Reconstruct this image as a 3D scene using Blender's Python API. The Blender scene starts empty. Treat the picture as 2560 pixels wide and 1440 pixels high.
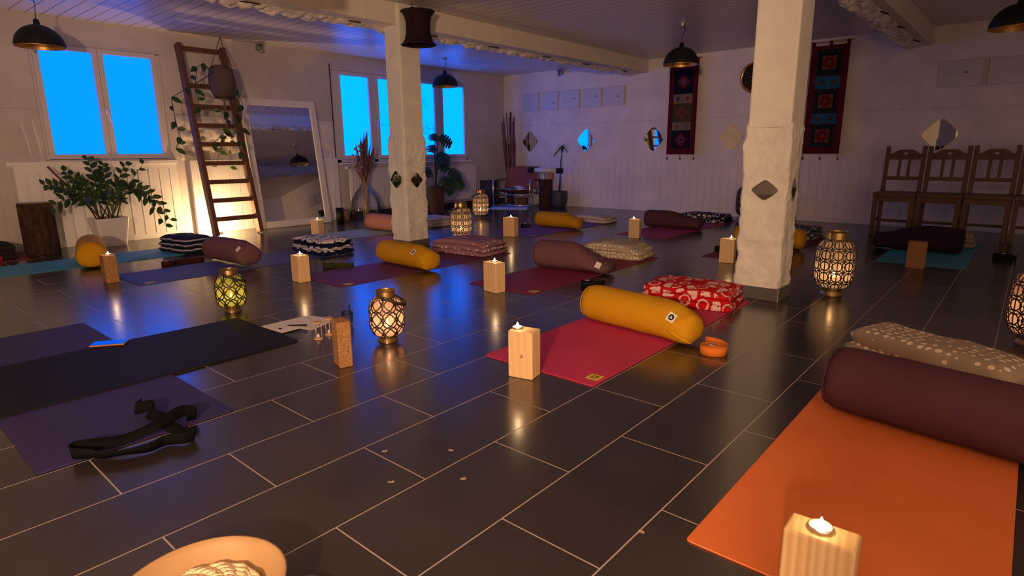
import bpy, math, random
from mathutils import Vector, Matrix, noise
random.seed(7)
S = bpy.context.scene
COL = S.collection
PI = math.pi

# ------------------------------------------------------------ camera, world, light, exposure
CAM = (2.1291, -0.9643, 0.9334)
F_PX = 1493.49
cam_d = bpy.data.cameras.new('camera'); cam = bpy.data.objects.new('camera', cam_d); COL.objects.link(cam)
cam_d.sensor_width = 36.0; cam_d.lens = 36.0 * F_PX / 2560.0
cam_d.clip_start = 0.02; cam_d.clip_end = 60
_pit, _yaw, _rol = 0.224336, -0.711402, -0.008610
_fw = Vector((math.sin(_yaw)*math.cos(_pit), math.cos(_yaw)*math.cos(_pit), -math.sin(_pit)))
_rt = Vector((math.cos(_yaw), -math.sin(_yaw), 0)); _up = _rt.cross(_fw)
_r2 = math.cos(_rol)*_rt + math.sin(_rol)*_up; _u2 = -math.sin(_rol)*_rt + math.cos(_rol)*_up
cam.matrix_world = Matrix(((_r2.x, _u2.x, -_fw.x, CAM[0]), (_r2.y, _u2.y, -_fw.y, CAM[1]), (_r2.z, _u2.z, -_fw.z, CAM[2]), (0, 0, 0, 1)))
S.camera = cam
S.view_settings.view_transform = 'Standard'; S.view_settings.look = 'None'
S.view_settings.gamma = 1.0; S.view_settings.use_curve_mapping = False
S.view_settings.exposure = 0.0
w = bpy.data.worlds.new('dusk'); S.world = w; w.use_nodes = True
w.node_tree.nodes['Background'].inputs[0].default_value = (0.25, 0.45, 1.0, 1)
w.node_tree.nodes['Background'].inputs[1].default_value = 0.02

def point(name, loc, power, col, r=0.02):
    l = bpy.data.lights.new(name, 'POINT'); l.energy = power; l.color = col; l.shadow_soft_size = r
    o = bpy.data.objects.new(name, l); o.location = loc; COL.objects.link(o); return o
WARM = (1.0, 0.62, 0.30)
MAIN_P, LADDER_P, TEA_P, LANT_P = 545.0, 44.0, 0.25, 0.45
point('warm_room_lamp', (2.60, -2.60, 1.30), MAIN_P, (1.0, 0.62, 0.40), 0.08)
point('ladder_lamp_light', (-5.19, 2.165, 0.10), LADDER_P, (1.0, 0.60, 0.27), 0.03)
PANE_A = (0.003, 0.36, 3.0); PANE_B = (0.002, 0.56, 4.4)

# ------------------------------------------------------------ helpers: colour, materials
def lin(c):
    c = c/255.0
    return c/12.92 if c <= 0.04045 else ((c+0.055)/1.055)**2.4
def rgb(r, g, b): return (lin(r), lin(g), lin(b), 1.0)
class NT:
    def __init__(s, name):
        s.m = bpy.data.materials.new(name); s.m.use_nodes = True; s.t = s.m.node_tree; s.n = s.t.nodes
        s.b = s.n['Principled BSDF']; s.out = s.n['Material Output']
    def node(s, typ, **k):
        n = s.n.new(typ)
        for a, v in k.items(): setattr(n, a, v)
        return n
    def link(s, a, b): s.t.links.new(a, b)
    def val(s, sock, v):
        if isinstance(v, (int, float, tuple, list)): sock.default_value = v
        else: s.link(v, sock)
    def math(s, op, a, b=0.0, c=None):
        n = s.node('ShaderNodeMath', operation=op); s.val(n.inputs[0], a); s.val(n.inputs[1], b)
        if c is not None: s.val(n.inputs[2], c)
        return n.outputs[0]
    def mix(s, f, a, b):
        n = s.node('ShaderNodeMix', data_type='RGBA'); s.val(n.inputs[0], f); s.val(n.inputs[6], a); s.val(n.inputs[7], b); return n.outputs[2]
    def coord(s, kind='Object'):
        return s.node('ShaderNodeTexCoord').outputs[kind]
    def xyz(s, v):
        n = s.node('ShaderNodeSeparateXYZ'); s.link(v, n.inputs[0]); return n.outputs
    def noise(s, v, scale, detail=3.0, rough=0.5):
        n = s.node('ShaderNodeTexNoise'); s.link(v, n.inputs['Vector']); n.inputs['Scale'].default_value = scale
        n.inputs['Detail'].default_value = detail; n.inputs['Roughness'].default_value = rough; return n.outputs[0]
    def voro(s, v, scale, feat='F1', rnd=1.0):
        n = s.node('ShaderNodeTexVoronoi', feature=feat); s.link(v, n.inputs['Vector']); n.inputs['Scale'].default_value = scale
        n.inputs['Randomness'].default_value = rnd; return n
    def scale(s, v, sc):
        n = s.node('ShaderNodeMapping'); s.link(v, n.inputs[0]); n.inputs['Scale'].default_value = sc; return n.outputs[0]
    def ramp(s, f, a, b):
        n = s.node('ShaderNodeMapRange'); s.val(n.inputs[0], f); n.inputs[1].default_value = a; n.inputs[2].default_value = b; return n.outputs[0]
    def bump(s, h, strength=0.3, dist=0.01):
        n = s.node('ShaderNodeBump'); s.link(h, n.inputs['Height']); n.inputs['Strength'].default_value = strength
        n.inputs['Distance'].default_value = dist; s.link(n.outputs[0], s.b.inputs['Normal']); return n
    def base(s, v): s.val(s.b.inputs['Base Color'], v)
    def set(s, rough=0.6, spec=0.3, metal=0.0):
        s.val(s.b.inputs['Roughness'], rough); s.b.inputs['Specular IOR Level'].default_value = spec; s.b.inputs['Metallic'].default_value = metal
        return s.m
def simple(name, col, rough=0.6, spec=0.3, metal=0.0, var=0.0, vs=6.0, bs=0.0, bscale=60.0, bd=0.004):
    t = NT(name)
    if var > 0:
        f = t.noise(t.coord(), vs, 4)
        d = tuple(c*(1-var) for c in col[:3])+(1,); l = tuple(min(1, c*(1+var)) for c in col[:3])+(1,)
        t.base(t.mix(t.ramp(f, 0.3, 0.7), d, l))
    else: t.base(col)
    if bs > 0: t.bump(t.noise(t.coord(), bscale, 3), bs, bd)
    return t.set(rough, spec, metal)
def emis(name, col, st):
    t = NT(name); e = t.node('ShaderNodeEmission'); e.inputs[0].default_value = tuple(col[:3])+(1,); e.inputs[1].default_value = st
    t.link(e.outputs[0], t.out.inputs[0]); return t.m

# ------------------------------------------------------------ helpers: meshes
class MB:
    def __init__(s): s.v = []; s.f = []; s.mi = []; s.cur = 0
    def add(s, vs, fs):
        o = len(s.v); s.v += [tuple(p) for p in vs]; s.f += [tuple(i+o for i in f) for f in fs]; s.mi += [s.cur]*len(fs); return s
    def box(s, c, d, M=None):
        x, y, z = (q/2 for q in d); vs = [Vector((a*x, b*y, e*z)) for a in (-1, 1) for b in (-1, 1) for e in (-1, 1)]
        if M is not None: vs = [M @ p for p in vs]
        vs = [p+Vector(c) for p in vs]
        return s.add(vs, [(0, 1, 3, 2), (4, 6, 7, 5), (0, 4, 5, 1), (2, 3, 7, 6), (0, 2, 6, 4), (1, 5, 7, 3)])
    def b2(s, lo, hi): return s.box([(a+b)/2 for a, b in zip(lo, hi)], [abs(b-a) for a, b in zip(lo, hi)])
    def bar(s, a, b, wd, th, up=(0, 0, 1)):
        a, b = Vector(a), Vector(b); d = (b-a); L = d.length; d.normalize(); u = Vector(up)
        x = d.cross(u)
        if x.length < 1e-4: x = d.cross(Vector((1, 0, 0)))
        x.normalize(); y = x.cross(d).normalized()
        M = Matrix((x, y, d)).transposed(); return s.box((a+b)/2, (wd, th, L), M)
    def tube(s, pts, r, n=8, cap=True):
        pts = [Vector(p) for p in pts]; m = len(pts); rr = r if isinstance(r, (list, tuple)) else [r]*m
        vs = []; prev = None
        for i, p in enumerate(pts):
            d = (pts[min(i+1, m-1)]-pts[max(i-1, 0)])
            if d.length < 1e-9: d = Vector((0, 0, 1))
            d.normalize()
            if prev is None:
                x = d.orthogonal().normalized()
            else:
                x = prev-d*prev.dot(d)
                x = x.normalized() if x.length > 1e-6 else d.orthogonal().normalized()
            prev = x; y = d.cross(x)
            for k in range(n):
                a = 2*PI*k/n; vs.append(p+(x*math.cos(a)+y*math.sin(a))*rr[i])
        fs = [(i*n+k, i*n+(k+1) % n, (i+1)*n+(k+1) % n, (i+1)*n+k) for i in range(m-1) for k in range(n)]
        if cap: fs += [tuple(range(n))[::-1], tuple((m-1)*n+k for k in range(n))]
        return s.add(vs, fs)
    def lathe(s, prof, n=24, c=(0, 0, 0), capb=False, capt=False):
        vs = [(c[0]+r*math.cos(2*PI*k/n), c[1]+r*math.sin(2*PI*k/n), c[2]+z) for r, z in prof for k in range(n)]
        m = len(prof); fs = [(i*n+k, i*n+(k+1) % n, (i+1)*n+(k+1) % n, (i+1)*n+k) for i in range(m-1) for k in range(n)]
        if capb: fs.append(tuple(range(n))[::-1])
        if capt: fs.append(tuple((m-1)*n+k for k in range(n)))
        return s.add(vs, fs)
    def grid(s, fn, nu, nv, closeu=False):
        vs = [fn(i/nu, j/nv) for j in range(nv+1) for i in range(nu + (0 if closeu else 1))]
        W = nu if closeu else nu+1
        fs = [(j*W+i, j*W+(i+1) % W, (j+1)*W+(i+1) % W, (j+1)*W+i) for j in range(nv) for i in range(nu)]
        return s.add(vs, fs)
    def poly(s, pts): return s.add(pts, [tuple(range(len(pts)))])
    def prism(s, pts, n):
        n = Vector(n); a = [Vector(p) for p in pts]; b = [p+n for p in a]; m = len(a)
        return s.add(a+b, [tuple(range(m))[::-1], tuple(range(m, 2*m))]+[(i, (i+1) % m, m+(i+1) % m, m+i) for i in range(m)])
    def sphere(s, c, r, n=12, sz=1.0):
        prof = [(max(1e-4, r*math.sin(PI*i/(n//2*1.0))), -r*sz*math.cos(PI*i/(n//2))) for i in range(n//2+1)]
        return s.lathe(prof, n, c)
    def build(s, name, mat, parent=None, smooth=False, bevel=0.0, loc=None, solid=0.0, sub=0, seg=2, norm=True):
        me = bpy.data.meshes.new(name); me.from_pydata(s.v, [], s.f)
        mats = mat if isinstance(mat, (list, tuple)) else [mat]
        for m in mats: me.materials.append(m)
        if len(mats) > 1: me.polygons.foreach_set('material_index', s.mi)
        if norm:
            import bmesh
            bm = bmesh.new(); bm.from_mesh(me); bmesh.ops.recalc_face_normals(bm, faces=bm.faces); bm.to_mesh(me); bm.free()
        if smooth: me.polygons.foreach_set('use_smooth', [True]*len(me.polygons))
        me.update()
        o = bpy.data.objects.new(name, me); COL.objects.link(o)
        if parent is not None: o.parent = parent
        if loc is not None: o.location = loc
        if solid: md = o.modifiers.new('solid', 'SOLIDIFY'); md.thickness = solid; md.offset = 0
        if bevel: md = o.modifiers.new('bevel', 'BEVEL'); md.width = bevel; md.segments = seg; md.limit_method = 'ANGLE'; md.angle_limit = 0.7
        if sub: md = o.modifiers.new('sub', 'SUBSURF'); md.levels = sub; md.render_levels = sub
        return o
def tag(o, label, cat, group=None):
    o['label'] = label; o['category'] = cat
    if group: o['group'] = group
    return o
def thing(name, label, cat, loc=(0, 0, 0), rz=0.0, group=None):
    o = bpy.data.objects.new(name, None); COL.objects.link(o); o.empty_display_size = 0.05
    o.location = loc; o.rotation_euler = (0, 0, rz); return tag(o, label, cat, group)
def struct(o, label=None):
    o['kind'] = 'structure'
    if label: o['label'] = label
    return o
def copy_tree(o, loc=None, rz=None, label=None, parent=None):
    c = o.copy(); COL.objects.link(c)
    if parent is not None: c.parent = parent
    if loc is not None: c.location = loc
    if rz is not None: c.rotation_euler = (0, 0, rz)
    if label: c['label'] = label
    for ch in list(o.children): copy_tree(ch, parent=c)
    return c
def vn(p, s=1.0): return noise.noise(Vector(p)*s)

# ------------------------------------------------------------ materials
def mat_floor():
    t = NT('slate_floor_tile'); X, Y, Z = t.xyz(t.coord('Object'))
    LX, LY = 0.30, 0.6034
    u = t.math('DIVIDE', X, LX); row = t.math('FLOOR', u); fx = t.math('FRACT', u)
    odd = t.math('FLOORED_MODULO', row, 2.0)
    v = t.math('ADD', t.math('DIVIDE', t.math('SUBTRACT', Y, 0.0655), LY), t.math('MULTIPLY', odd, 0.5))
    col = t.math('FLOOR', v); fy = t.math('FRACT', v)
    def edge(f, L, wd): return t.math('LESS_THAN', t.math('MULTIPLY', t.math('MINIMUM', f, t.math('SUBTRACT', 1.0, f)), L), wd)
    g = t.math('MAXIMUM', edge(fx, LX, 0.0021), edge(fy, LY, 0.0021))
    cmb = t.node('ShaderNodeCombineXYZ'); t.link(row, cmb.inputs[0]); t.link(col, cmb.inputs[1])
    wn = t.node('ShaderNodeTexWhiteNoise', noise_dimensions='3D'); t.link(cmb.outputs[0], wn.inputs[0])
    co = t.coord('Object'); n1 = t.noise(co, 3.2, 6, 0.62); n2 = t.noise(co, 14, 5, 0.6)
    f = t.math('ADD', t.math('MULTIPLY', n1, 0.88), t.math('MULTIPLY', n2, 0.12))
    f = t.math('ADD', f, t.math('MULTIPLY', t.math('SUBTRACT', wn.outputs[0], 0.5), 0.16))
    tile = t.mix(t.ramp(f, 0.28, 0.75), (0.018, 0.0153, 0.0135, 1), (0.037, 0.032, 0.027, 1))
    t.base(t.mix(g, tile, (0.34, 0.27, 0.22, 1)))
    ro = t.math('ADD', 0.19, t.math('MULTIPLY', n1, 0.06)); ro = t.math('ADD', ro, t.math('MULTIPLY', g, 0.45))
    h = t.math('SUBTRACT', t.math('MULTIPLY', t.noise(co, 45, 3), 0.12), t.math('MULTIPLY', g, 0.7))
    t.bump(h, 0.10, 0.003)
    t.b.inputs['IOR'].default_value = 1.7; return t.set(ro, 1.0)
def mat_ceiling():
    t = NT('painted_ceiling_boards'); X, Y, Z = t.xyz(t.coord('Object'))
    fy = t.math('FRACT', t.math('DIVIDE', t.math('SUBTRACT', Y, 0.045), 0.127))
    d = t.math('MULTIPLY', t.math('MINIMUM', fy, t.math('SUBTRACT', 1.0, fy)), 0.127)
    g = t.math('LESS_THAN', d, 0.0042)
    t.base(t.mix(g, (0.74, 0.67, 0.64, 1), (0.10, 0.08, 0.075, 1)))
    hn = t.noise(t.scale(t.coord(), (3, 30, 1)), 6, 3)
    t.bump(t.math('SUBTRACT', t.math('MULTIPLY', hn, 0.12), g), 0.25, 0.003)
    return t.set(0.36, 0.35)
def mat_wall(name, axis, k=1.0):
    # smooth plaster above, rough strip in the middle, grooved boards below 0.85 m
    t = NT(name); co = t.coord(); o = t.xyz(co); A = o[axis]; Z = o[2]
    fa = t.math('FRACT', t.math('DIVIDE', A, 0.118)); d = t.math('MULTIPLY', t.math('MINIMUM', fa, t.math('SUBTRACT', 1.0, fa)), 0.118)
    low = t.math('MULTIPLY', t.math('LESS_THAN', Z, 0.80), t.math('GREATER_THAN', Z, 0.06))
    g = t.math('MULTIPLY', t.math('LESS_THAN', d, 0.003), low)
    midm = t.math('MULTIPLY', t.math('GREATER_THAN', Z, 0.845), t.math('LESS_THAN', Z, 1.383))
    e1 = t.math('LESS_THAN', t.math('ABSOLUTE', t.math('SUBTRACT', Z, t.math('ADD', 1.381, t.math('MULTIPLY', t.noise(co, 2.0, 2), 0.006)))), 0.0028)
    e2 = t.math('LESS_THAN', t.math('ABSOLUTE', t.math('SUBTRACT', Z, t.math('ADD', 0.836, t.math('MULTIPLY', t.noise(co, 5.0, 3), 0.03)))), 0.006)
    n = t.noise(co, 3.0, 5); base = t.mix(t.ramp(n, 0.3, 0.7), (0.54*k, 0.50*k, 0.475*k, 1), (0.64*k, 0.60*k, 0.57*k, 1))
    base = t.mix(t.math('MULTIPLY', e1, 0.40), base, (0.22, 0.19, 0.18, 1))
    base = t.mix(t.math('MULTIPLY', g, 0.45), base, (0.30, 0.26, 0.25, 1)); t.base(base)
    rough = t.math('MULTIPLY', t.noise(co, 9, 6, 0.65), t.math('ADD', 0.25, t.math('MULTIPLY', midm, 1.1)))
    h = t.math('SUBTRACT', rough, t.math('ADD', t.math('MULTIPLY', g, 0.8), t.math('MULTIPLY', t.math('ADD', e1, e2), 0.5)))
    t.bump(h, 0.4, 0.012)
    return t.set(0.62, 0.25)
def mat_plaster(name, col=(0.80, 0.785, 0.68, 1), rough=True):
    t = NT(name); co = t.coord(); n = t.noise(co, 7, 6, 0.6)
    t.base(t.mix(t.ramp(n, 0.25, 0.75), tuple(c*0.86 for c in col[:3])+(1,), col))
    h = t.noise(co, 22, 8, 0.72)
    if rough:
        v = t.voro(t.scale(co, (1, 1, 0.55)), 26, 'SMOOTH_F1').outputs[0]
        h = t.math('ADD', t.math('MULTIPLY', h, 0.7), t.math('MULTIPLY', v, 0.35)); t.bump(h, 0.65, 0.014)
    else: t.bump(h, 0.15, 0.006)
    return t.set(0.8, 0.2)
def mat_mirror():
    return simple('mirror_glass', (0.86, 0.88, 0.86, 1), 0.02, 0.5, 1.0)
def mat_wood(name, c1, c2, sc=(30, 30, 2.5), rough=0.5, knot=None):
    t = NT(name); co = t.coord(); n = t.noise(t.scale(co, sc), 1.0, 6, 0.6)
    wv = t.node('ShaderNodeTexWave', wave_type='BANDS', bands_direction='DIAGONAL'); t.link(t.scale(co, sc), wv.inputs[0]); wv.inputs['Scale'].default_value = 0.6
    wv.inputs['Distortion'].default_value = 3.0; wv.inputs['Detail'].default_value = 3
    c = t.mix(t.math('ADD', t.math('MULTIPLY', n, 0.6), t.math('MULTIPLY', wv.outputs[0], 0.4)), c1, c2)
    if knot:
        o = t.xyz(co); dx = t.math('SUBTRACT', o[0], knot[0]); dz = t.math('SUBTRACT', o[2], knot[1])
        r = t.math('SQRT', t.math('ADD', t.math('MULTIPLY', dx, dx), t.math('MULTIPLY', dz, dz)))
        ring = t.math('LESS_THAN', t.math('ABSOLUTE', t.math('SUBTRACT', r, 0.0055)), 0.0016)
        c = t.mix(t.math('MULTIPLY', ring, 0.8), c, (0.12, 0.05, 0.02, 1)); c = t.mix(t.math('MULTIPLY', t.math('LESS_THAN', r, 0.0045), 0.5), c, (0.30, 0.14, 0.06, 1))
    t.base(c); t.bump(n, 0.12, 0.003); return t.set(rough, 0.35)
def mat_fabric(name, col, var=0.12, bs=0.25, scale=420, sheen=0.0):
    t = NT(name); co = t.coord(); n = t.noise(co, 5, 4); m = t.noise(co, scale, 2)
    f = t.math('ADD', t.math('MULTIPLY', n, 0.5), t.math('MULTIPLY', m, 0.5))
    t.base(t.mix(t.ramp(f, 0.3, 0.7), tuple(c*(1-var) for c in col[:3])+(1,), tuple(min(1, c*(1+var)) for c in col[:3])+(1,)))
    t.bump(m, bs, 0.002)
    if sheen: t.b.inputs['Sheen Weight'].default_value = sheen; t.b.inputs['Sheen Tint'].default_value = tuple(col[:3])+(1,)
    return t.set(0.85, 0.15)
def mat_yoga(name, col, spec=0.3, rough=0.6):
    t = NT(name); co = t.coord(); v = t.voro(co, 190, 'F1', 0.3).outputs[0]; n = t.noise(co, 3, 3)
    t.base(t.mix(t.ramp(n, 0.3, 0.7), tuple(c*0.92 for c in col[:3])+(1,), tuple(min(1, c*1.08) for c in col[:3])+(1,)))
    t.bump(v, 0.25, 0.0015); return t.set(rough, spec)
def mat_dots(name, bg, fg, scale, thr, rnd=0.35, second=None):
    t = NT(name); co = t.coord(); wob = t.node('ShaderNodeVectorMath', operation='ADD'); t.link(co, wob.inputs[0])
    nz = t.node('ShaderNodeTexNoise'); t.link(co, nz.inputs[0]); nz.inputs['Scale'].default_value = 9
    sc = t.node('ShaderNodeVectorMath', operation='SCALE'); t.link(nz.outputs[1], sc.inputs[0]); sc.inputs['Scale'].default_value = 0.015; t.link(sc.outputs[0], wob.inputs[1])
    v = t.voro(wob.outputs[0], scale, 'F1', rnd).outputs[0]
    f = t.math('LESS_THAN', v, thr); c = t.mix(f, bg, fg)
    if second: c = t.mix(t.math('MULTIPLY', t.math('LESS_THAN', t.math('ABSOLUTE', t.math('SUBTRACT', v, thr*1.55)), thr*0.12), 0.6), c, second)
    t.base(c); t.bump(t.noise(co, 130, 3), 0.35, 0.004); return t.set(0.9, 0.1)
def mat_bands(name, bg, fg, axis, freq, duty=0.5, wob=0.35, alt=None):
    t = NT(name); co = t.coord(); o = t.xyz(co); n = t.noise(co, 16, 3)
    p = t.math('ADD', t.math('MULTIPLY', o[axis], freq), t.math('MULTIPLY', n, wob*2)); fr = t.math('FRACT', p)
    c = t.mix(t.math('LESS_THAN', fr, duty), bg, fg)
    if alt:
        v = t.voro(co, 28, 'F1', 0.8).outputs[0]; c = t.mix(t.math('LESS_THAN', v, 0.27), c, alt)
    t.base(c); t.bump(t.noise(co, 130, 3), 0.35, 0.004); return t.set(0.9, 0.1)
def mat_motif(name, bg, fg, s1=16, s2=34):
    # bold blocks, rings and dashes in two colours, as on a fleece throw
    t = NT(name); co = t.coord(); ch = t.voro(co, s1, 'F1', 0.75); d = ch.outputs[0]
    ring = t.math('LESS_THAN', t.math('ABSOLUTE', t.math('SUBTRACT', d, 0.42)), 0.07)
    blk = t.math('GREATER_THAN', t.xyz(ch.outputs['Color'])[0], 0.66)
    sm = t.voro(co, s2, 'F1', 0.9).outputs[0]; dots = t.math('LESS_THAN', sm, 0.24)
    e = t.voro(co, s1, 'DISTANCE_TO_EDGE', 0.75).outputs[0]; ins = t.math('GREATER_THAN', e, 0.13)
    a = t.math('MULTIPLY', blk, ins); a = t.math('SUBTRACT', a, t.math('MULTIPLY', a, dots)); b = t.math('MULTIPLY', ring, t.math('SUBTRACT', 1.0, blk))
    f = t.math('MAXIMUM', a, t.math('MULTIPLY', b, 0.9)); t.base(t.mix(f, bg, fg)); t.bump(t.noise(co, 130, 3), 0.35, 0.004); return t.set(0.9, 0.1)
def mat_cork():
    t = NT('cork'); co = t.coord(); v = t.voro(co, 170); c = t.mix(t.ramp(t.xyz(v.outputs['Color'])[0], 0, 1), (0.27, 0.135, 0.05, 1), (0.40, 0.215, 0.085, 1))
    c = t.mix(t.math('LESS_THAN', t.noise(co, 150, 2), 0.36), c, (0.16, 0.07, 0.025, 1)); t.base(c); t.bump(v.outputs[0], 0.3, 0.002); return t.set(0.8, 0.2)
def mat_bark():
    t = NT('tree_bark'); co = t.coord(); n = t.noise(t.scale(co, (1, 1, 0.25)), 34, 8, 0.7)
    t.base(t.mix(t.ramp(n, 0.3, 0.75), (0.020, 0.010, 0.007, 1), (0.13, 0.07, 0.04, 1))); t.bump(n, 0.9, 0.02); return t.set(0.9, 0.15)
def mat_glass(name, col=(1, 1, 1, 1), rough=0.0):
    t = NT(name); t.base(col); t.b.inputs['Transmission Weight'].default_value = 1.0; t.b.inputs['IOR'].default_value = 1.3; return t.set(rough, 0.5)
def mat_thin_glass(name):
    t = NT(name); tp = t.node('ShaderNodeBsdfTransparent'); tp.inputs[0].default_value = (0.98, 0.985, 0.99, 1); gl = t.node('ShaderNodeBsdfGlossy'); gl.inputs['Roughness'].default_value = 0.04
    lw = t.node('ShaderNodeLayerWeight'); lw.inputs[0].default_value = 0.25; m = t.node('ShaderNodeMixShader'); t.link(t.math('MULTIPLY', lw.outputs['Fresnel'], 0.75), m.inputs[0])
    t.link(tp.outputs[0], m.inputs[1]); t.link(gl.outputs[0], m.inputs[2]); t.link(m.outputs[0], t.out.inputs[0]); return t.m
def mat_liner(name, tint, tint2):
    # mottled translucent glass inside the lanterns
    t = NT(name); co = t.coord(); v = t.voro(co, 120); n = t.noise(co, 26, 3)
    c = t.mix(t.ramp(n, 0.35, 0.65), tint, tint2)
    c = t.mix(t.math('LESS_THAN', v.outputs[0], 0.30), c, tuple(min(1, q*1.25) for q in tint[:3])+(1,))
    tr = t.node('ShaderNodeBsdfTranslucent'); t.link(c, tr.inputs[0]); tp = t.node('ShaderNodeBsdfTransparent'); t.link(c, tp.inputs[0])
    df = t.node('ShaderNodeBsdfDiffuse'); t.link(c, df.inputs[0])
    m0 = t.node('ShaderNodeMixShader'); m0.inputs[0].default_value = 0.25; t.link(tr.outputs[0], m0.inputs[1]); t.link(df.outputs[0], m0.inputs[2])
    m = t.node('ShaderNodeMixShader'); m.inputs[0].default_value = 0.30; t.link(m0.outputs[0], m.inputs[1]); t.link(tp.outputs[0], m.inputs[2])
    t.link(m.outputs[0], t.out.inputs[0]); return t.m
def mat_leaf(name, c1, c2, tl=0.25):
    t = NT(name); n = t.noise(t.coord(), 9, 3); c = t.mix(t.ramp(n, 0.3, 0.7), c1, c2); t.base(c); t.set(0.38, 0.45)
    tr = t.node('ShaderNodeBsdfTranslucent'); t.link(c, tr.inputs[0]); m = t.node('ShaderNodeMixShader'); m.inputs[0].default_value = tl
    t.link(t.b.outputs[0], m.inputs[1]); t.link(tr.outputs[0], m.inputs[2]); t.link(m.outputs[0], t.out.inputs[0]); return t.m
def mat_wicker():
    t = NT('woven_wicker'); o = t.xyz(t.coord()); a = t.math('ARCTAN2', o[1], o[0])
    wv = t.math('MULTIPLY', t.math('SINE', t.math('MULTIPLY', a, 40.0)), t.math('SINE', t.math('MULTIPLY', o[2], 260.0)))
    t.base(t.mix(t.ramp(wv, -1, 1), (0.10, 0.045, 0.025, 1), (0.36, 0.19, 0.11, 1))); t.bump(wv, 0.7, 0.006); return t.set(0.7, 0.25)
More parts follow.
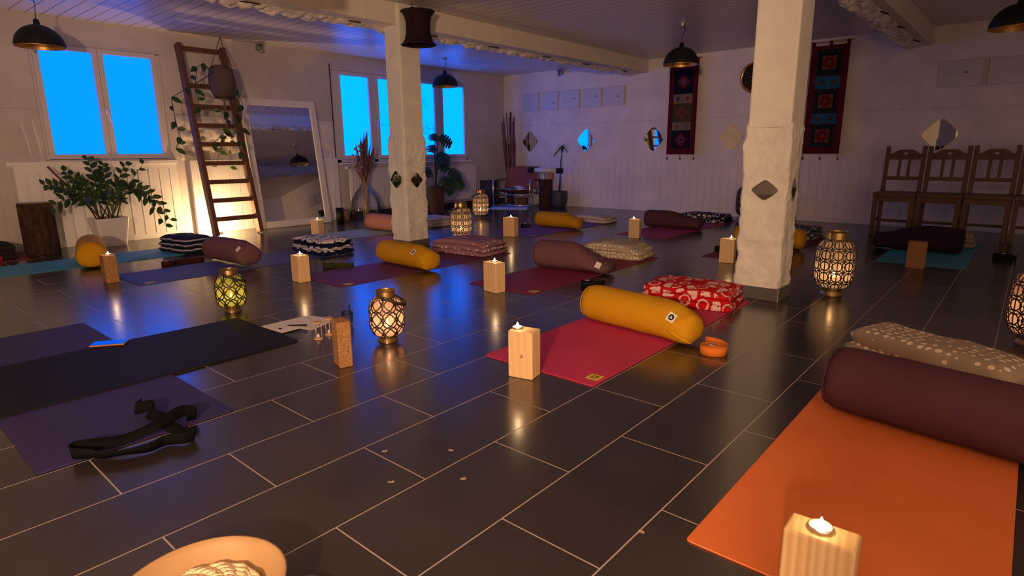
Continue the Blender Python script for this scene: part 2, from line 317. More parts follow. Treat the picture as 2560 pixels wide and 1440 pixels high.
M = dict(base_tile=simple('grey_base_tile', (0.105, 0.098, 0.092, 1), 0.45, 0.4, var=0.15), 
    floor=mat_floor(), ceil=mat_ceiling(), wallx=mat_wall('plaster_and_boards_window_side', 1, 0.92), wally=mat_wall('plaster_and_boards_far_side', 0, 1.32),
    pillar=mat_plaster('rough_cream_plaster'), pillar_s=mat_plaster('smooth_cream_plaster', (0.80, 0.785, 0.67, 1), False), beam=mat_plaster('beam_plaster', (0.78, 0.72, 0.60, 1), False),
    stone=mat_plaster('painted_rough_stone', (0.78, 0.73, 0.66, 1)), white=simple('white_paint', (0.74, 0.72, 0.70, 1), 0.45, 0.4), frame=simple('white_window_frame', (0.62, 0.58, 0.58, 1), 0.4, 0.4),
    dark=simple('dark_grey_tile', (0.035, 0.033, 0.032, 1), 0.35, 0.4, var=0.2), black=simple('black_matte', (0.008, 0.008, 0.008, 1), 0.5, 0.3), grout=simple('grout_line', (0.35, 0.30, 0.26, 1), 0.8),
    mirror=mat_mirror(), pine=mat_wood('pale_pine', (0.66, 0.42, 0.20, 1), (0.78, 0.55, 0.29, 1)), pine_k=mat_wood('pale_pine_with_knot', (0.66, 0.42, 0.20, 1), (0.78, 0.55, 0.29, 1), knot=(0.008, 0.098)),
    pine_s=mat_wood('striped_pine', (0.40, 0.25, 0.10, 1), (0.72, 0.50, 0.25, 1), (60, 10, 1.2)), old=mat_wood('old_ladder_wood', (0.075, 0.032, 0.016, 1), (0.19, 0.088, 0.045, 1), (8, 40, 4), 0.6),
    oak=mat_wood('brown_chair_wood', (0.095, 0.048, 0.022, 1), (0.16, 0.083, 0.038, 1), (30, 30, 5), 0.45), cork=mat_cork(), bark=mat_bark(), logtop=mat_wood('log_end_grain', (0.28, 0.15, 0.08, 1), (0.45, 0.28, 0.16, 1), (9, 9, 9)),
    brass=simple('aged_brass', (0.36, 0.24, 0.10, 1), 0.32, 0.5, 0.9, var=0.25, vs=20), lat=simple('dark_pierced_metal', (0.055, 0.043, 0.030, 1), 0.45, 0.5, 0.6), alu=simple('aluminium', (0.75, 0.74, 0.72, 1), 0.3, 0.5, 1.0),
    chrome=simple('chrome', (0.82, 0.82, 0.84, 1), 0.12, 0.5, 1.0), steel=simple('brushed_steel', (0.55, 0.53, 0.50, 1), 0.35, 0.5, 1.0), gold=simple('polished_gold', (0.75, 0.42, 0.12, 1), 0.18, 0.5, 1.0),
    goldin=simple('gold_leaf_inside', (0.55, 0.32, 0.10, 1), 0.42, 0.5, 0.85, var=0.3, vs=25, bs=0.4, bscale=60), shade=simple('black_shade', (0.010, 0.010, 0.011, 1), 0.55, 0.3),
    wax=simple('white_wax', (0.9, 0.86, 0.78, 1), 0.4, 0.4), flame=emis('candle_flame', (1.0, 0.62, 0.25), 55), paper=simple('white_paper', (0.74, 0.72, 0.72, 1), 0.7, 0.2, var=0.05),
    ink=simple('dark_ink', (0.03, 0.03, 0.05, 1), 0.6), inkg=simple('grey_ink', (0.42, 0.42, 0.46, 1), 0.8), canvas=simple('pale_canvas', (0.62, 0.61, 0.63, 1), 0.32, 0.4, bs=0.08, bscale=300, bd=0.002),
    liner=mat_liner('frosted_cream_glass', (0.95, 0.80, 0.62, 1), (0.92, 0.66, 0.52, 1)), linerp=mat_liner('frosted_pink_glass', (0.95, 0.74, 0.62, 1), (0.92, 0.52, 0.46, 1)), linerg=mat_liner('frosted_green_glass', (0.80, 0.82, 0.22, 1), (0.55, 0.66, 0.16, 1)),
    glass=mat_thin_glass('clear_glass'), leaf=mat_leaf('dark_green_leaf', (0.012, 0.035, 0.010, 1), (0.05, 0.11, 0.022, 1)), leaf2=mat_leaf('light_green_leaf', (0.05, 0.12, 0.02, 1), (0.16, 0.26, 0.05, 1), 0.4),
    stem=simple('green_stem', (0.05, 0.06, 0.02, 1), 0.5), bstem=simple('brown_stem', (0.07, 0.035, 0.018, 1), 0.7), soil=simple('dark_soil', (0.012, 0.008, 0.006, 1), 0.95, 0.1, bs=0.6, bscale=80), wpot=simple('white_ceramic', (0.74, 0.71, 0.68, 1), 0.25, 0.5),
    gpot=simple('dark_grey_pot', (0.045, 0.05, 0.06, 1), 0.5, 0.4, var=0.3), felt=mat_fabric('grey_felt', (0.12, 0.085, 0.065, 1)), rope=simple('jute_rope', (0.20, 0.12, 0.06, 1), 0.85), wicker=mat_wicker(),
    bamboo=simple('brown_cane', (0.16, 0.065, 0.045, 1), 0.55, 0.3, var=0.35, vs=4), leather=simple('brown_leather', (0.26, 0.080, 0.040, 1), 0.55, 0.25, var=0.12), straw=simple('dried_grass', (0.15, 0.075, 0.07, 1), 0.8, var=0.35, vs=14), strawp=simple('pale_dried_flower', (0.34, 0.26, 0.36, 1), 0.85), straws=simple('straw_stalk', (0.42, 0.30, 0.16, 1), 0.8),
    tagw=simple('white_cloth_tag', (0.75, 0.72, 0.66, 1), 0.8), tagd=simple('dark_tag_print', (0.01, 0.035, 0.03, 1), 0.8), logo=simple('yellow_logo_patch', (0.62, 0.50, 0.06, 1), 0.7), logod=simple('logo_print', (0.18, 0.10, 0.02, 1), 0.7),
    bowl=mat_wood('pale_turned_wood', (0.36, 0.22, 0.095, 1), (0.43, 0.275, 0.125, 1), (5, 5, 9), 0.55), cord=simple('cream_cord', (0.85, 0.68, 0.40, 1), 0.85, bs=0.9, bscale=150, bd=0.006), lwood=mat_wood('light_wood', (0.50, 0.27, 0.11, 1), (0.62, 0.37, 0.17, 1)), sand=simple('pale_sand', (0.62, 0.60, 0.68, 1), 0.9),
    phone=simple('phone_glass', (0.010, 0.010, 0.012, 1), 0.04, 0.8), white_r=simple('white_radiator', (0.68, 0.65, 0.65, 1), 0.4, 0.4), drum=simple('dark_red_shade', (0.016, 0.003, 0.005, 1), 0.8, var=0.4, vs=30, bs=0.4, bscale=90),
    statue=simple('white_figurine', (0.7, 0.68, 0.72, 1), 0.5), orange=simple('terracotta_card', (0.48, 0.20, 0.09, 1), 0.7), rug=mat_fabric('pale_rug', (0.62, 0.64, 0.70, 1), 0.06, 0.5, 180), box=simple('dark_grey_box', (0.050, 0.044, 0.050, 1), 0.6, 0.3), chip=simple('pale_chip', (0.32, 0.26, 0.20, 1), 0.8),
)
def bag(name, r, g, b): return mat_fabric(name, rgb(r, g, b))
YEL = mat_fabric('mustard_cotton', (0.52, 0.265, 0.008, 1), 0.10, 0.3, 260); MAUVE = mat_fabric('mauve_cotton', (0.155, 0.072, 0.085, 1), 0.10, 0.3, 260)
PLUM = mat_fabric('plum_cotton', (0.088, 0.034, 0.046, 1), 0.10, 0.3, 260); PINK = mat_fabric('dusty_pink_cotton', (0.46, 0.20, 0.16, 1), 0.10, 0.3, 260); NIGHT = mat_fabric('blackish_plum_cotton', (0.035, 0.014, 0.028, 1), 0.10, 0.3, 260)

# ------------------------------------------------------------ room shell
WX, FY, CZ, BY, RX = -5.45, 7.65, 2.275, -6.5, 4.6
def wall_with_holes(name, holes, mat):
    # window-side wall: x = WX, thickness 0.25 outwards; holes (y0,y1,z0,z1)
    m = MB(); ys = sorted({BY, FY, *[h[0] for h in holes], *[h[1] for h in holes]})
    for y0, y1 in zip(ys[:-1], ys[1:]):
        h = [q for q in holes if q[0] <= y0+1e-6 and q[1] >= y1-1e-6]
        if h: m.b2((WX-0.25, y0, 0), (WX, y1, h[0][2])); m.b2((WX-0.25, y0, h[0][3]), (WX, y1, CZ))
        else: m.b2((WX-0.25, y0, 0), (WX, y1, CZ))
    return struct(m.build(name, mat), 'white window-side wall')
struct(MB().b2((WX-0.25, BY-0.2, -0.12), (RX+0.2, FY+0.2, 0)).build('floor', M['floor']), 'dark slate tile floor with pale grout')
struct(MB().b2((WX-0.25, BY-0.2, CZ), (RX+0.2, FY+0.2, CZ+0.12)).build('ceiling', M['ceil']), 'white board ceiling')
W1 = (0.655, 1.835, 0.885, 2.02); W2 = (4.03, 6.68, 0.80, 2.06)
wall_with_holes('wall_left', [W1, W2], M['wallx'])
struct(MB().b2((WX, FY, 0), (RX, FY+0.2, CZ)).build('wall_far', M['wally']), 'white far wall with boards below')
struct(MB().b2((RX, BY, 0), (RX+0.2, FY, CZ)).build('wall_right', M['white']), 'white right wall')
struct(MB().b2((WX, BY-0.2, 0), (RX, BY, CZ)).build('wall_back', simple('beige_back_wall', (0.24, 0.205, 0.17, 1), 0.8)), 'white back wall')
struct(MB().b2((2.365, -1.75, 0), (2.63, -1.60, CZ)).build('shade_blocker', M['white']), 'white upright blocker added behind the camera to shade the right side')  # added unseen blocker in place of the camera holder's body; shades the right side
for name, lo, hi in (('baseboard_far', (WX, FY-0.018, 0), (RX, FY, 0.055)), ('baseboard_left', (WX, 4.02, 0), (WX+0.02, FY, 0.085))):
    struct(MB().b2(lo, hi).build(name, M['white'] if 'far' in name else M['dark'], bevel=0.003))
def window(name, label, hole, panes, pm, mull, handle_y):
    y0, y1, z0, z1 = hole
    r = bpy.data.objects.new(name, None); COL.objects.link(r); struct(r, label)
    f = MB(); X0, X1 = WX-0.075, WX-0.012
    f.b2((X0, y0, z0), (X1, y1, panes[0][2]-0.055)); f.b2((X0, y0, panes[0][3]+0.045), (X1, y1, z1))
    ys = [y0]+[q for p in panes for q in (p[0]-0.05, p[1]+0.05)]+[y1]
    f.b2((X0, y0, z0), (X1, panes[0][0]-0.05, z1)); f.b2((X0, panes[-1][1]+0.05, z0), (X1, y1, z1))
    for a, b in zip(panes[:-1], panes[1:]):
        if b[0]-0.05 > a[1]+0.05: f.b2((X0, a[1]+0.05, z0), (X1, b[0]-0.05, z1))
    f.build('window_frame', M['frame'], r, bevel=0.006)
    for p in panes:
        s = MB(); a, b, c, d = p; e = 0.05
        x0, x1 = WX-0.07, WX+0.006
        s.b2((x0, a-e, c-e), (x1, a, d+e)); s.b2((x0, b, c-e), (x1, b+e, d+e)); s.b2((x0, a, c-e), (x1, b, c)); s.b2((x0, a, d), (x1, b, d+e))
        so = s.build('sash', M['frame'], r, bevel=0.005)
        MB().b2((WX-0.045, a-0.005, c-0.005), (WX-0.03, b+0.005, d+0.005)).build('pane', pm, so)
    for hy in handle_y:
        h = MB(); h.b2((WX+0.006, hy-0.013, 1.36), (WX+0.014, hy+0.013, 1.43)); h.tube([(WX+0.014, hy, 1.40), (WX+0.05, hy, 1.40), (WX+0.055, hy+0.005, 1.36), (WX+0.052, hy+0.012, 1.27)], 0.009, 8)
        h.build('handle', M['white'], r, smooth=True)
    return r
PA, PB = emis('dusk_lit_pane_left', PANE_A, 1.0), emis('dusk_lit_pane_middle', PANE_B, 1.0)
window('window_1', 'white window of two frosted blue-lit panes above the potted plant', W1, [(0.735, 1.185, 0.945, 1.965), (1.287, 1.745, 0.945, 1.965)], PA, 0, [1.245])
w2 = window('window_2', 'white window of four frosted blue-lit panes above the radiator', W2, [(4.165, 4.64, 0.90, 2.005), (4.815, 5.28, 0.90, 2.005), (5.46, 5.93, 0.90, 2.005), (6.12, 6.60, 0.90, 2.005)], PB, 0, [4.735])
def text_mesh(name, body, size, M4, mat, parent, ext=0.0004):
    cu = bpy.data.curves.new(name, 'FONT'); cu.body = body; cu.size = size; cu.extrude = ext; cu.align_x = 'CENTER'; cu.align_y = 'CENTER'; cu.shear = 0.25
    o = bpy.data.objects.new(name, cu); COL.objects.link(o); bpy.context.view_layer.update()
    me = bpy.data.meshes.new_from_object(o); COL.objects.unlink(o); bpy.data.objects.remove(o)
    me.transform(M4); me.materials.clear(); me.materials.append(mat); n = bpy.data.objects.new(name, me); COL.objects.link(n); n.parent = parent; return n
wr = emis('faint_pane_writing', (0.002, 0.38, 2.4), 1.0)
# lettering on the outside of the panes, read backwards from inside (text x -> world -y mirrored)
def pane_text(body, size, y, z):
    Mx = Matrix(((0, 0, 1, WX-0.0285), (-1, 0, 0, y), (0, 1, 0, z), (0, 0, 0, 1))); text_mesh('pane_lettering', body, size, Mx, wr, w2)
pane_text('Hau', 0.24, 5.76, 1.30); pane_text('30', 0.16, 5.72, 1.72); pane_text('==', 0.14, 4.93, 1.34)
# boarded panels and rough stone on the window-side wall
pn = MB(); pn.b2((WX, 0.37, 0), (WX+0.022, 1.86, 0.835)); pn.b2((WX, 0.32, 0.835), (WX+0.035, 1.88, 0.873))
for k in range(13): pn.b2((WX+0.022, 0.47+k*0.109, 0.06), (WX+0.026, 0.478+k*0.109, 0.77))
struct(pn.build('trim_1', M['white'], bevel=0.003), 'white boarded panel under the left window')
pn = MB(); pn.b2((WX, 2.005, 0), (WX+0.055, 4.0, 0.865))
for k in range(16): pn.b2((WX+0.055, 2.07+k*0.122, 0.03), (WX+0.058, 2.076+k*0.122, 0.85))
struct(pn.build('trim_2', M['white'], bevel=0.003), 'white boarded panel behind ladder and mirror')
def stone_f(y0, y1, z0, z1, amp, seed):
    return lambda u, v: (WX+0.004+max(0.0, amp*math.sin(PI*min(1, max(0, u)))**0.3*math.sin(PI*v)**0.4*(0.55+0.9*vn((u*(y1-y0)*7+seed, v*4*(z1-z0)*2, seed))+0.5*vn((u*(y1-y0)*19, v*12, seed)))), y0+u*(y1-y0), z0+v*(z1-z0))
struct(MB().grid(stone_f(1.93, 4.0, 0.865, 1.37, 0.05, 3.1), 70, 22).build('trim_3', M['stone'], smooth=True), 'rough stone strip above the boarded panel')
struct(MB().tube([(WX, 0.50+0.02*vn((k, 1, 2))+0.004*k, 1.26-k*0.035) for k in range(12)], 0.008, 6).tube([(WX, 0.59+0.03*vn((k, 5, 2))+0.003*k, 1.30-k*0.036) for k in range(14)], 0.010, 6).build('trim_4', M['stone'], smooth=True), 'cracked plaster beside the left window')
struct(MB().b2((WX, 4.0, 0.82), (WX+0.006, 4.012, 2.14)).b2((WX, 4.0, 0.795), (WX+0.006, 4.26, 0.806)).build('trim_5', M['black']), 'dark gap along the middle window')
sill = MB().b2((WX-0.01, 4.03, 0.775), (WX+0.06, 6.72, 0.80)); struct(sill.build('trim_6', M['white'], bevel=0.004), 'white window sill over the radiator')
# beams with rough undersides
def beam(name, x0, x1, z0, label, lx0, lx1):
    r = bpy.data.objects.new(name, None); COL.objects.link(r); struct(r, label)
    MB().b2((x0, BY, z0), (x1, FY, CZ)).build('beam_body', M['beam'], r, bevel=0.008)
    m = MB()
    def fn(u, v):
        y = BY+v*(FY-BY); x = lx0+u*(lx1-lx0); e = math.sin(PI*u)**0.35
        c = noise.voronoi(Vector((x*9, y*6.5, x0)))[0]; d = c[1]-c[0]
        k = 0.6+0.4*vn((x, y*1.7, 3))
        return (x, y, z0+0.004-e*k*(0.010+0.062*min(1, d*2.2)+0.030*vn((x*34, y*22, 1))))
    m.grid(fn, 14, 620)
    m.build('rough_underside', M['stone'], r, smooth=False)
    for k in range(9):
        y = -0.4+k*0.93+0.2*vn((k, x0, 1)); MB().bar((lx1-0.02, y, z0-0.006), (lx1+0.02, y+0.14, z0-0.012), 0.010, 0.010).build('rusty_rod', M['bark'], r)
    return r
beam('ceiling_beam', -2.85, -2.52, 2.085, 'cream ceiling beam over the left pillar', -2.86, -2.66)
beam('ceiling_beam', 0.765, 1.045, 2.075, 'cream ceiling beam over the right pillar', 0.755, 0.965)
def pillar(name, lo, up, label, seed):
    r = bpy.data.objects.new(name, None); COL.objects.link(r); struct(r, label)
    (x0, x1, y0, y1) = lo; m = MB(); zs = 1.09
    cx, cy = (x0+x1)/2, (y0+y1)/2; hx, hy = (x1-x0)/2, (y1-y0)/2
    def fn(u, v):
        z = 0.078+v*(zs-0.078); a = u*4; s = int(a) % 4; f = a-int(a)
        k = [(-1+2*f, -1), (1, -1+2*f), (1-2*f, 1), (-1, 1-2*f)][s]
        px_, py_ = k[0]*hx, k[1]*hy; n = 0.010*vn((px_*7+seed, py_*7, z*6))+0.007*vn((px_*17+seed, py_*17, z*17))+0.005*vn((px_*38+seed, py_*38, z*38))
        b = 1-0.05*max(0, abs(k[0])*abs(k[1])-0.9)*10
        t = 1.0 if v < 0.97 else 1.0-0.05*(v-0.97)/0.03
        return (cx+k[0]*(hx+n-0.003)*b*t, cy+k[1]*(hy+n-0.003)*b*t, z)
    m.grid(fn, 96, 110, closeu=True); m.b2((x0+.02, y0+.02, zs-.02), (x1-.02, y1-.02, zs-0.002))
    m.build('rough_lower_shaft', M['pillar'], r, smooth=True)
    u0, u1, w0, w1 = up
    MB().b2((u0, w0, zs-0.03), (u1, w1, CZ)).build('upper_shaft', M['pillar_s'], r, bevel=0.012)
    b = MB().b2((x0, y0-0.004, 0), (x1+0.004, y1, 0.08)).build('pillar_base_tile', M['base_tile'], r, bevel=0.002)
    MB().b2((x1-0.0005, y0-0.0045, 0), (x1+0.0045, y0+0.0005, 0.081)).build('corner_joint', M['grout'], r)
    return r
pillar('pillar', (-2.722, -2.462, 2.80, 3.08), (-2.712, -2.492, 2.83, 3.08), 'left cream pillar with two small mirrors', 1.7)
pillar('pillar', (0.73, 1.018, 2.87, 3.12), (0.752, 1.005, 2.87, 3.12), 'right cream pillar with two small mirrors', 5.2)
for i, (x, y) in enumerate(((0.345, -0.095), (0.50, 0.10), (0.475, -0.20), (0.655, -0.02))):
    pass

# ------------------------------------------------------------ yoga mats
def yoga_mat(label, x0, x1, y0, y1, mat, logo=None, rz=0.0, th=0.005, group=None):
    cx, cy = (x0+x1)/2, (y0+y1)/2; hx, hy = (x1-x0)/2, (y1-y0)/2; m = MB(); c = 0.012; pts = []
    for sx, sy in ((1, -1), (1, 1), (-1, 1), (-1, -1)):
        a0 = {(1, -1): -PI/2, (1, 1): 0, (-1, 1): PI/2, (-1, -1): PI}[(sx, sy)]
        for k in range(4): a = a0+k*PI/6; pts.append((sx*(hx-c)+c*math.cos(a), sy*(hy-c)+c*math.sin(a), 0))
    m.prism(pts, (0, 0, th)); o = m.build('yoga_mat', mat, loc=(cx, cy, 0), bevel=0.0015, seg=1); o.rotation_euler[2] = rz
    tag(o, label, 'yoga mat', 'yoga mats')
    if logo:
        q = MB().b2((hx-0.075, -hy+0.055, th), (hx-0.015, -hy+0.115, th+0.0006))
        q.cur = 1; q.b2((hx-0.060, -hy+0.072, th+0.0006), (hx-0.052, -hy+0.103, th+0.001)); q.b2((hx-0.046, -hy+0.085, th+0.0006), (hx-0.030, -hy+0.103, th+0.001)); q.b2((hx-0.060, -hy+0.068, th+0.0006), (hx-0.030, -hy+0.073, th+0.001))
        q.build('logo_patch', [M['logo'], M['logod']], o)
    return o
Y_PINK = mat_yoga('raspberry_mat', (0.50, 0.036, 0.10, 1)); Y_OR = mat_yoga('orange_mat', (0.64, 0.165, 0.040, 1)); Y_MAR = mat_yoga('maroon_mat', (0.22, 0.022, 0.045, 1)); Y_AUB = mat_yoga('aubergine_mat', (0.13, 0.024, 0.075, 1))
Y_BLUE = mat_yoga('blue_mat', (0.055, 0.07, 0.24, 1)); Y_TEAL = mat_yoga('turquoise_mat', (0.05, 0.30, 0.34, 1)); Y_MINT = mat_yoga('pale_mint_mat', (0.30, 0.40, 0.36, 1)); Y_VIO = mat_yoga('violet_mat', (0.15, 0.06, 0.24, 1)); Y_MAG = mat_yoga('magenta_mat', (0.38, 0.045, 0.14, 1))
Y_WINE = mat_yoga('dark_wine_mat', (0.14, 0.020, 0.032, 1)); Y_TEAL2 = mat_yoga('deep_turquoise_mat', (0.04, 0.28, 0.36, 1)); Y_PUR = mat_yoga('dark_purple_mat', (0.030, 0.022, 0.085, 1)); Y_RED = mat_yoga('dark_red_mat', (0.16, 0.02, 0.02, 1))
T = 0.005
yoga_mat('raspberry pink yoga mat under the yellow bolster and red patterned blanket', 0.29, 0.89, 0.968, 2.775, Y_PINK, 1)
yoga_mat('bright orange yoga mat in the right foreground', 1.605, 2.215, 0.285, 2.10, Y_OR)
yoga_mat('maroon yoga mat under the mauve bolster and sage dotted cushion', -0.885, -0.30, 2.05, 3.86, Y_MAR, 1)
yoga_mat('aubergine yoga mat under a yellow bolster and pink dotted blanket', -2.10, -1.50, 1.39, 3.24, Y_AUB, 1)
yoga_mat('blue yoga mat under the mauve bolster behind the yellow-green lantern', -3.31, -2.715, 0.49, 2.34, Y_BLUE, 1)
yoga_mat('light turquoise yoga mat running past the white plant pot', -4.52, -3.93, -0.30, 1.54, Y_TEAL, rz=0.0)
yoga_mat('pale mint yoga mat behind the left pillar', -4.16, -3.56, 2.56, 4.46, Y_MINT)
yoga_mat('violet yoga mat under the yellow bolster near the far wall', -2.62, -2.03, 4.20, 6.03, Y_VIO, 1)
yoga_mat('magenta yoga mat under the plum bolster near the far wall', -1.41, -0.80, 4.98, 7.02, Y_MAG)
yoga_mat('dark wine red yoga mat half hidden behind the right pillar', -0.04, 0.54, 4.17, 6.10, Y_WINE)
yoga_mat('deep turquoise yoga mat in front of the wooden chairs', 1.20, 1.82, 4.84, 6.54, Y_TEAL2)
yoga_mat('dark purple yoga mat laid crosswise under the black mat', -1.86, -0.01, -0.668, -0.075, Y_PUR)
yoga_mat('dark red yoga mat at the left edge by the log', -5.40, -4.80, -1.2, 0.27, Y_RED)
bk = MB(); x0, x1 = -1.275, -0.590; ys = [-1.45, -0.70, -0.668, -0.6, -0.4, -0.15, -0.075, -0.045, 0.1, 0.3, 0.45, 0.515, 0.53]
def blackmat():
    vs = []; fs = []
    for y in ys:
        b = 0.0053 if -0.71 <= y <= -0.04 else 0.0053*max(0.0, 1-(y+0.045)/0.3) if y > 0 else 0.0
        xa, xb = (x0, x1) if y < 0.52 else (x0+0.012, x1-0.012)
        vs += [(xa, y, b), (xb, y, b), (xb, y, b+0.006), (xa, y, b+0.006)]
    n = len(ys)
    for i in range(n-1):
        for k in range(4): fs.append((i*4+k, i*4+(k+1) % 4, i*4+4+(k+1) % 4, i*4+4+k))
    fs += [(0, 1, 2, 3), tuple(4*(n-1)+k for k in (3, 2, 1, 0))]
    return bk.add(vs, fs)
blackmat(); tag(bk.build('yoga_mat', simple('black_mat', (0.009, 0.009, 0.010, 1), 0.62, 0.15, bs=0.2, bscale=300, bd=0.001), bevel=0.001, seg=1), 'large black yoga mat lying across the purple mat on the left', 'yoga mat', 'yoga mats')

# ------------------------------------------------------------ bolsters
def bolster(label, x, y, ang, L, r, mat, droop=0.55, start=0.72, tagm=None, flat=0.0, z=T, tag_pos=(0.86, 0.75), flap=True, seed=0.0, tagd=True):
    rt = thing('bolster', label, 'bolster', (x, y, z), ang, 'yoga bolsters'); m = MB(); n = 40; rings = []
    # stations along local x with height factor and radius
    st = [(0.0, 0.30), (0.006, 0.62), (0.018, 0.84), (0.04, 0.96), (0.075, 1.0)]+[(0.075+i*0.04, 1.0) for i in range(1, 20)]+[(0.86, 1), (0.89, 1), (0.92, 1), (0.95, 0.97), (0.975, 0.86), (0.99, 0.62), (1.0, 0.28)]
    for s, k in st:
        q = max(0.0, (s-start)/(1-start)); q = q*q*(3-2*q); hz = 1-(1-droop)*q; wy = 1+0.16*q*(1-droop)
        row = []
        for j in range(n):
            a = 2*PI*j/n; cy, cz = math.cos(a), math.sin(a)
            fl = max(0.0, -cz)**6*0.06
            dis = 0.010*q*vn((s*9+seed, a*1.3, seed))+0.004*vn((s*5+seed, cy*2, cz*2+seed))
            if q > 0.05: dis -= 0.012*q*max(0, math.sin(a*1.0+s*26+seed))*max(0, cz)
            row.append((s*L, cy*(r*wy*k+dis), max(0.0006, r*hz+cz*(r*hz*k+dis)*(1-fl))))
        rings.append(row)
    vs = [p for row in rings for p in row]
    fs = [(i*n+j, i*n+(j+1) % n, (i+1)*n+(j+1) % n, (i+1)*n+j) for i in range(len(st)-1) for j in range(n)]+[tuple(range(n))[::-1], tuple((len(st)-1)*n+j for j in range(n))]
    m.add(vs, fs); b = m.build('cover', mat, rt, smooth=True)
    e = MB(); e.tube([(0.012*L, 0.86*r*math.cos(a), r+0.86*r*math.sin(a)) for a in [2*PI*k/28 for k in range(29)]], 0.0035, 6, False); e.build('end_piping', mat, rt, smooth=True)
    if flap:
        f = MB(); zz = r*droop*2
        ff = lambda u, v: (L*(0.80+0.215*u), -r*(0.97+0.12*math.sin(PI*u))*(0.55+0.47*v)*(1-0.35*u)-0.012*u, zz*(0.98-0.72*v-0.22*u)+0.014)
        f.tube([(L*(0.845+0.16*u), -r*(1.00-0.42*u*u), zz*(0.46-0.36*u)+0.006) for u in [i/10 for i in range(11)]], [0.0015+0.0055*math.sin(PI*min(1, 0.15+0.8*i/10)) for i in range(11)], 8); f.build('closing_fold', mat, rt, smooth=True)
    if tagm:
        s, hgt = tag_pos; a = math.radians(205+(1-hgt)*60); q = max(0.0, (s-start)/(1-start)); q = q*q*(3-2*q); hz = 1-(1-droop)*q
        px, py, pz = s*L, math.cos(a)*0, 0
        a = math.radians(180+hgt*75-0) if False else math.radians(180-hgt*60)
        ny, nz = math.cos(a), math.sin(a); py, pz = ny*(r*(1+0.16*q*(1-droop))+0.012), r*hz+nz*(r*hz+0.010)
        t1 = Vector((0.92, -0.28*nz, 0.28*ny)); t1.normalize(); nn = Vector((0, ny, nz)); t2 = nn.cross(t1); Mx = Matrix((t1, t2, nn)).transposed()
        tg = MB().box((px, py, pz), (0.047, 0.047, 0.002), Mx); to = tg.build('label_tag', M['tagw'], rt); to['label'] = 'white square label'
        if tagd:
            dsk = MB(); c = Vector((px, py, pz))+nn*0.0013
            ring = [c+t1*0.016*math.cos(2*PI*k/20)+t2*0.016*math.sin(2*PI*k/20) for k in range(20)]; dsk.prism(ring, nn*0.0005)
            dsk.cur = 1
            for (ax, ay, rr) in ((0.0, 0.003, 0.004), (-0.004, -0.004, 0.0035), (0.005, -0.004, 0.0035)):
                cc = c+t1*ax+t2*ay+nn*0.0006; dsk.prism([cc+t1*rr*math.cos(2*PI*k/10)+t2*rr*math.sin(2*PI*k/10) for k in range(10)], nn*0.0004)
            dsk.build('printed_emblem', [M['tagd'], M['tagw']], to)
    return rt
R = math.radians
bolster('mustard yellow bolster lying on the raspberry pink mat', 0.315, 1.812, R(-7.5), 0.69, 0.100, YEL, 0.80, 0.72, 1, seed=1.0, tag_pos=(0.87, 0.55))
bolster('mauve bolster with slumped end on the maroon mat', -0.895, 2.87, R(9), 0.66, 0.112, MAUVE, 0.42, 0.45, 1, seed=2.3, tag_pos=(0.90, 0.45), tagd=False)
bolster('mustard yellow bolster on the aubergine mat beside the left pillar', -2.09, 2.22, R(-3), 0.68, 0.098, YEL, 0.82, 0.74, 1, seed=4.1, tag_pos=(0.80, 0.55))
bolster('mauve bolster on the blue mat behind the yellow-green lantern', -3.45, 1.335, R(4), 0.66, 0.106, MAUVE, 0.80, 0.72, 1, seed=5.7, tag_pos=(0.93, 0.70), tagd=False)
bolster('mustard yellow bolster seen end-on before the white plant pot', -4.40, 0.645, R(-14), 0.68, 0.112, YEL, 0.95, 0.85, 1, seed=6.2, tag_pos=(0.97, 0.35))
bolster('dusty pink bolster half hidden behind the left pillar', -4.10, 3.54, R(2), 0.70, 0.100, PINK, 0.9, 0.8, seed=7.7)
bolster('mustard yellow bolster on the violet mat near the far wall', -2.60, 5.05, R(2), 0.64, 0.096, YEL, 0.72, 0.62, seed=8.8)
bolster('plum bolster with slumped end on the magenta mat', -1.47, 5.78, R(9), 0.70, 0.106, PLUM, 0.62, 0.35, seed=9.4)
bolster('mustard yellow bolster peeking out behind the right pillar', -0.06, 5.03, R(2), 0.65, 0.100, YEL, 0.92, 0.85, seed=10.1, flap=False)
bolster('blackish plum bolster on the deep turquoise mat by the chairs', 1.74, 5.62, R(176), 0.70, 0.118, NIGHT, 0.62, 0.40, seed=11.6, flap=False)
bolster('large plum bolster lying on the orange mat', 1.665, 1.372, R(-8), 0.72, 0.116, PLUM, 0.82, 0.80, seed=12.9)

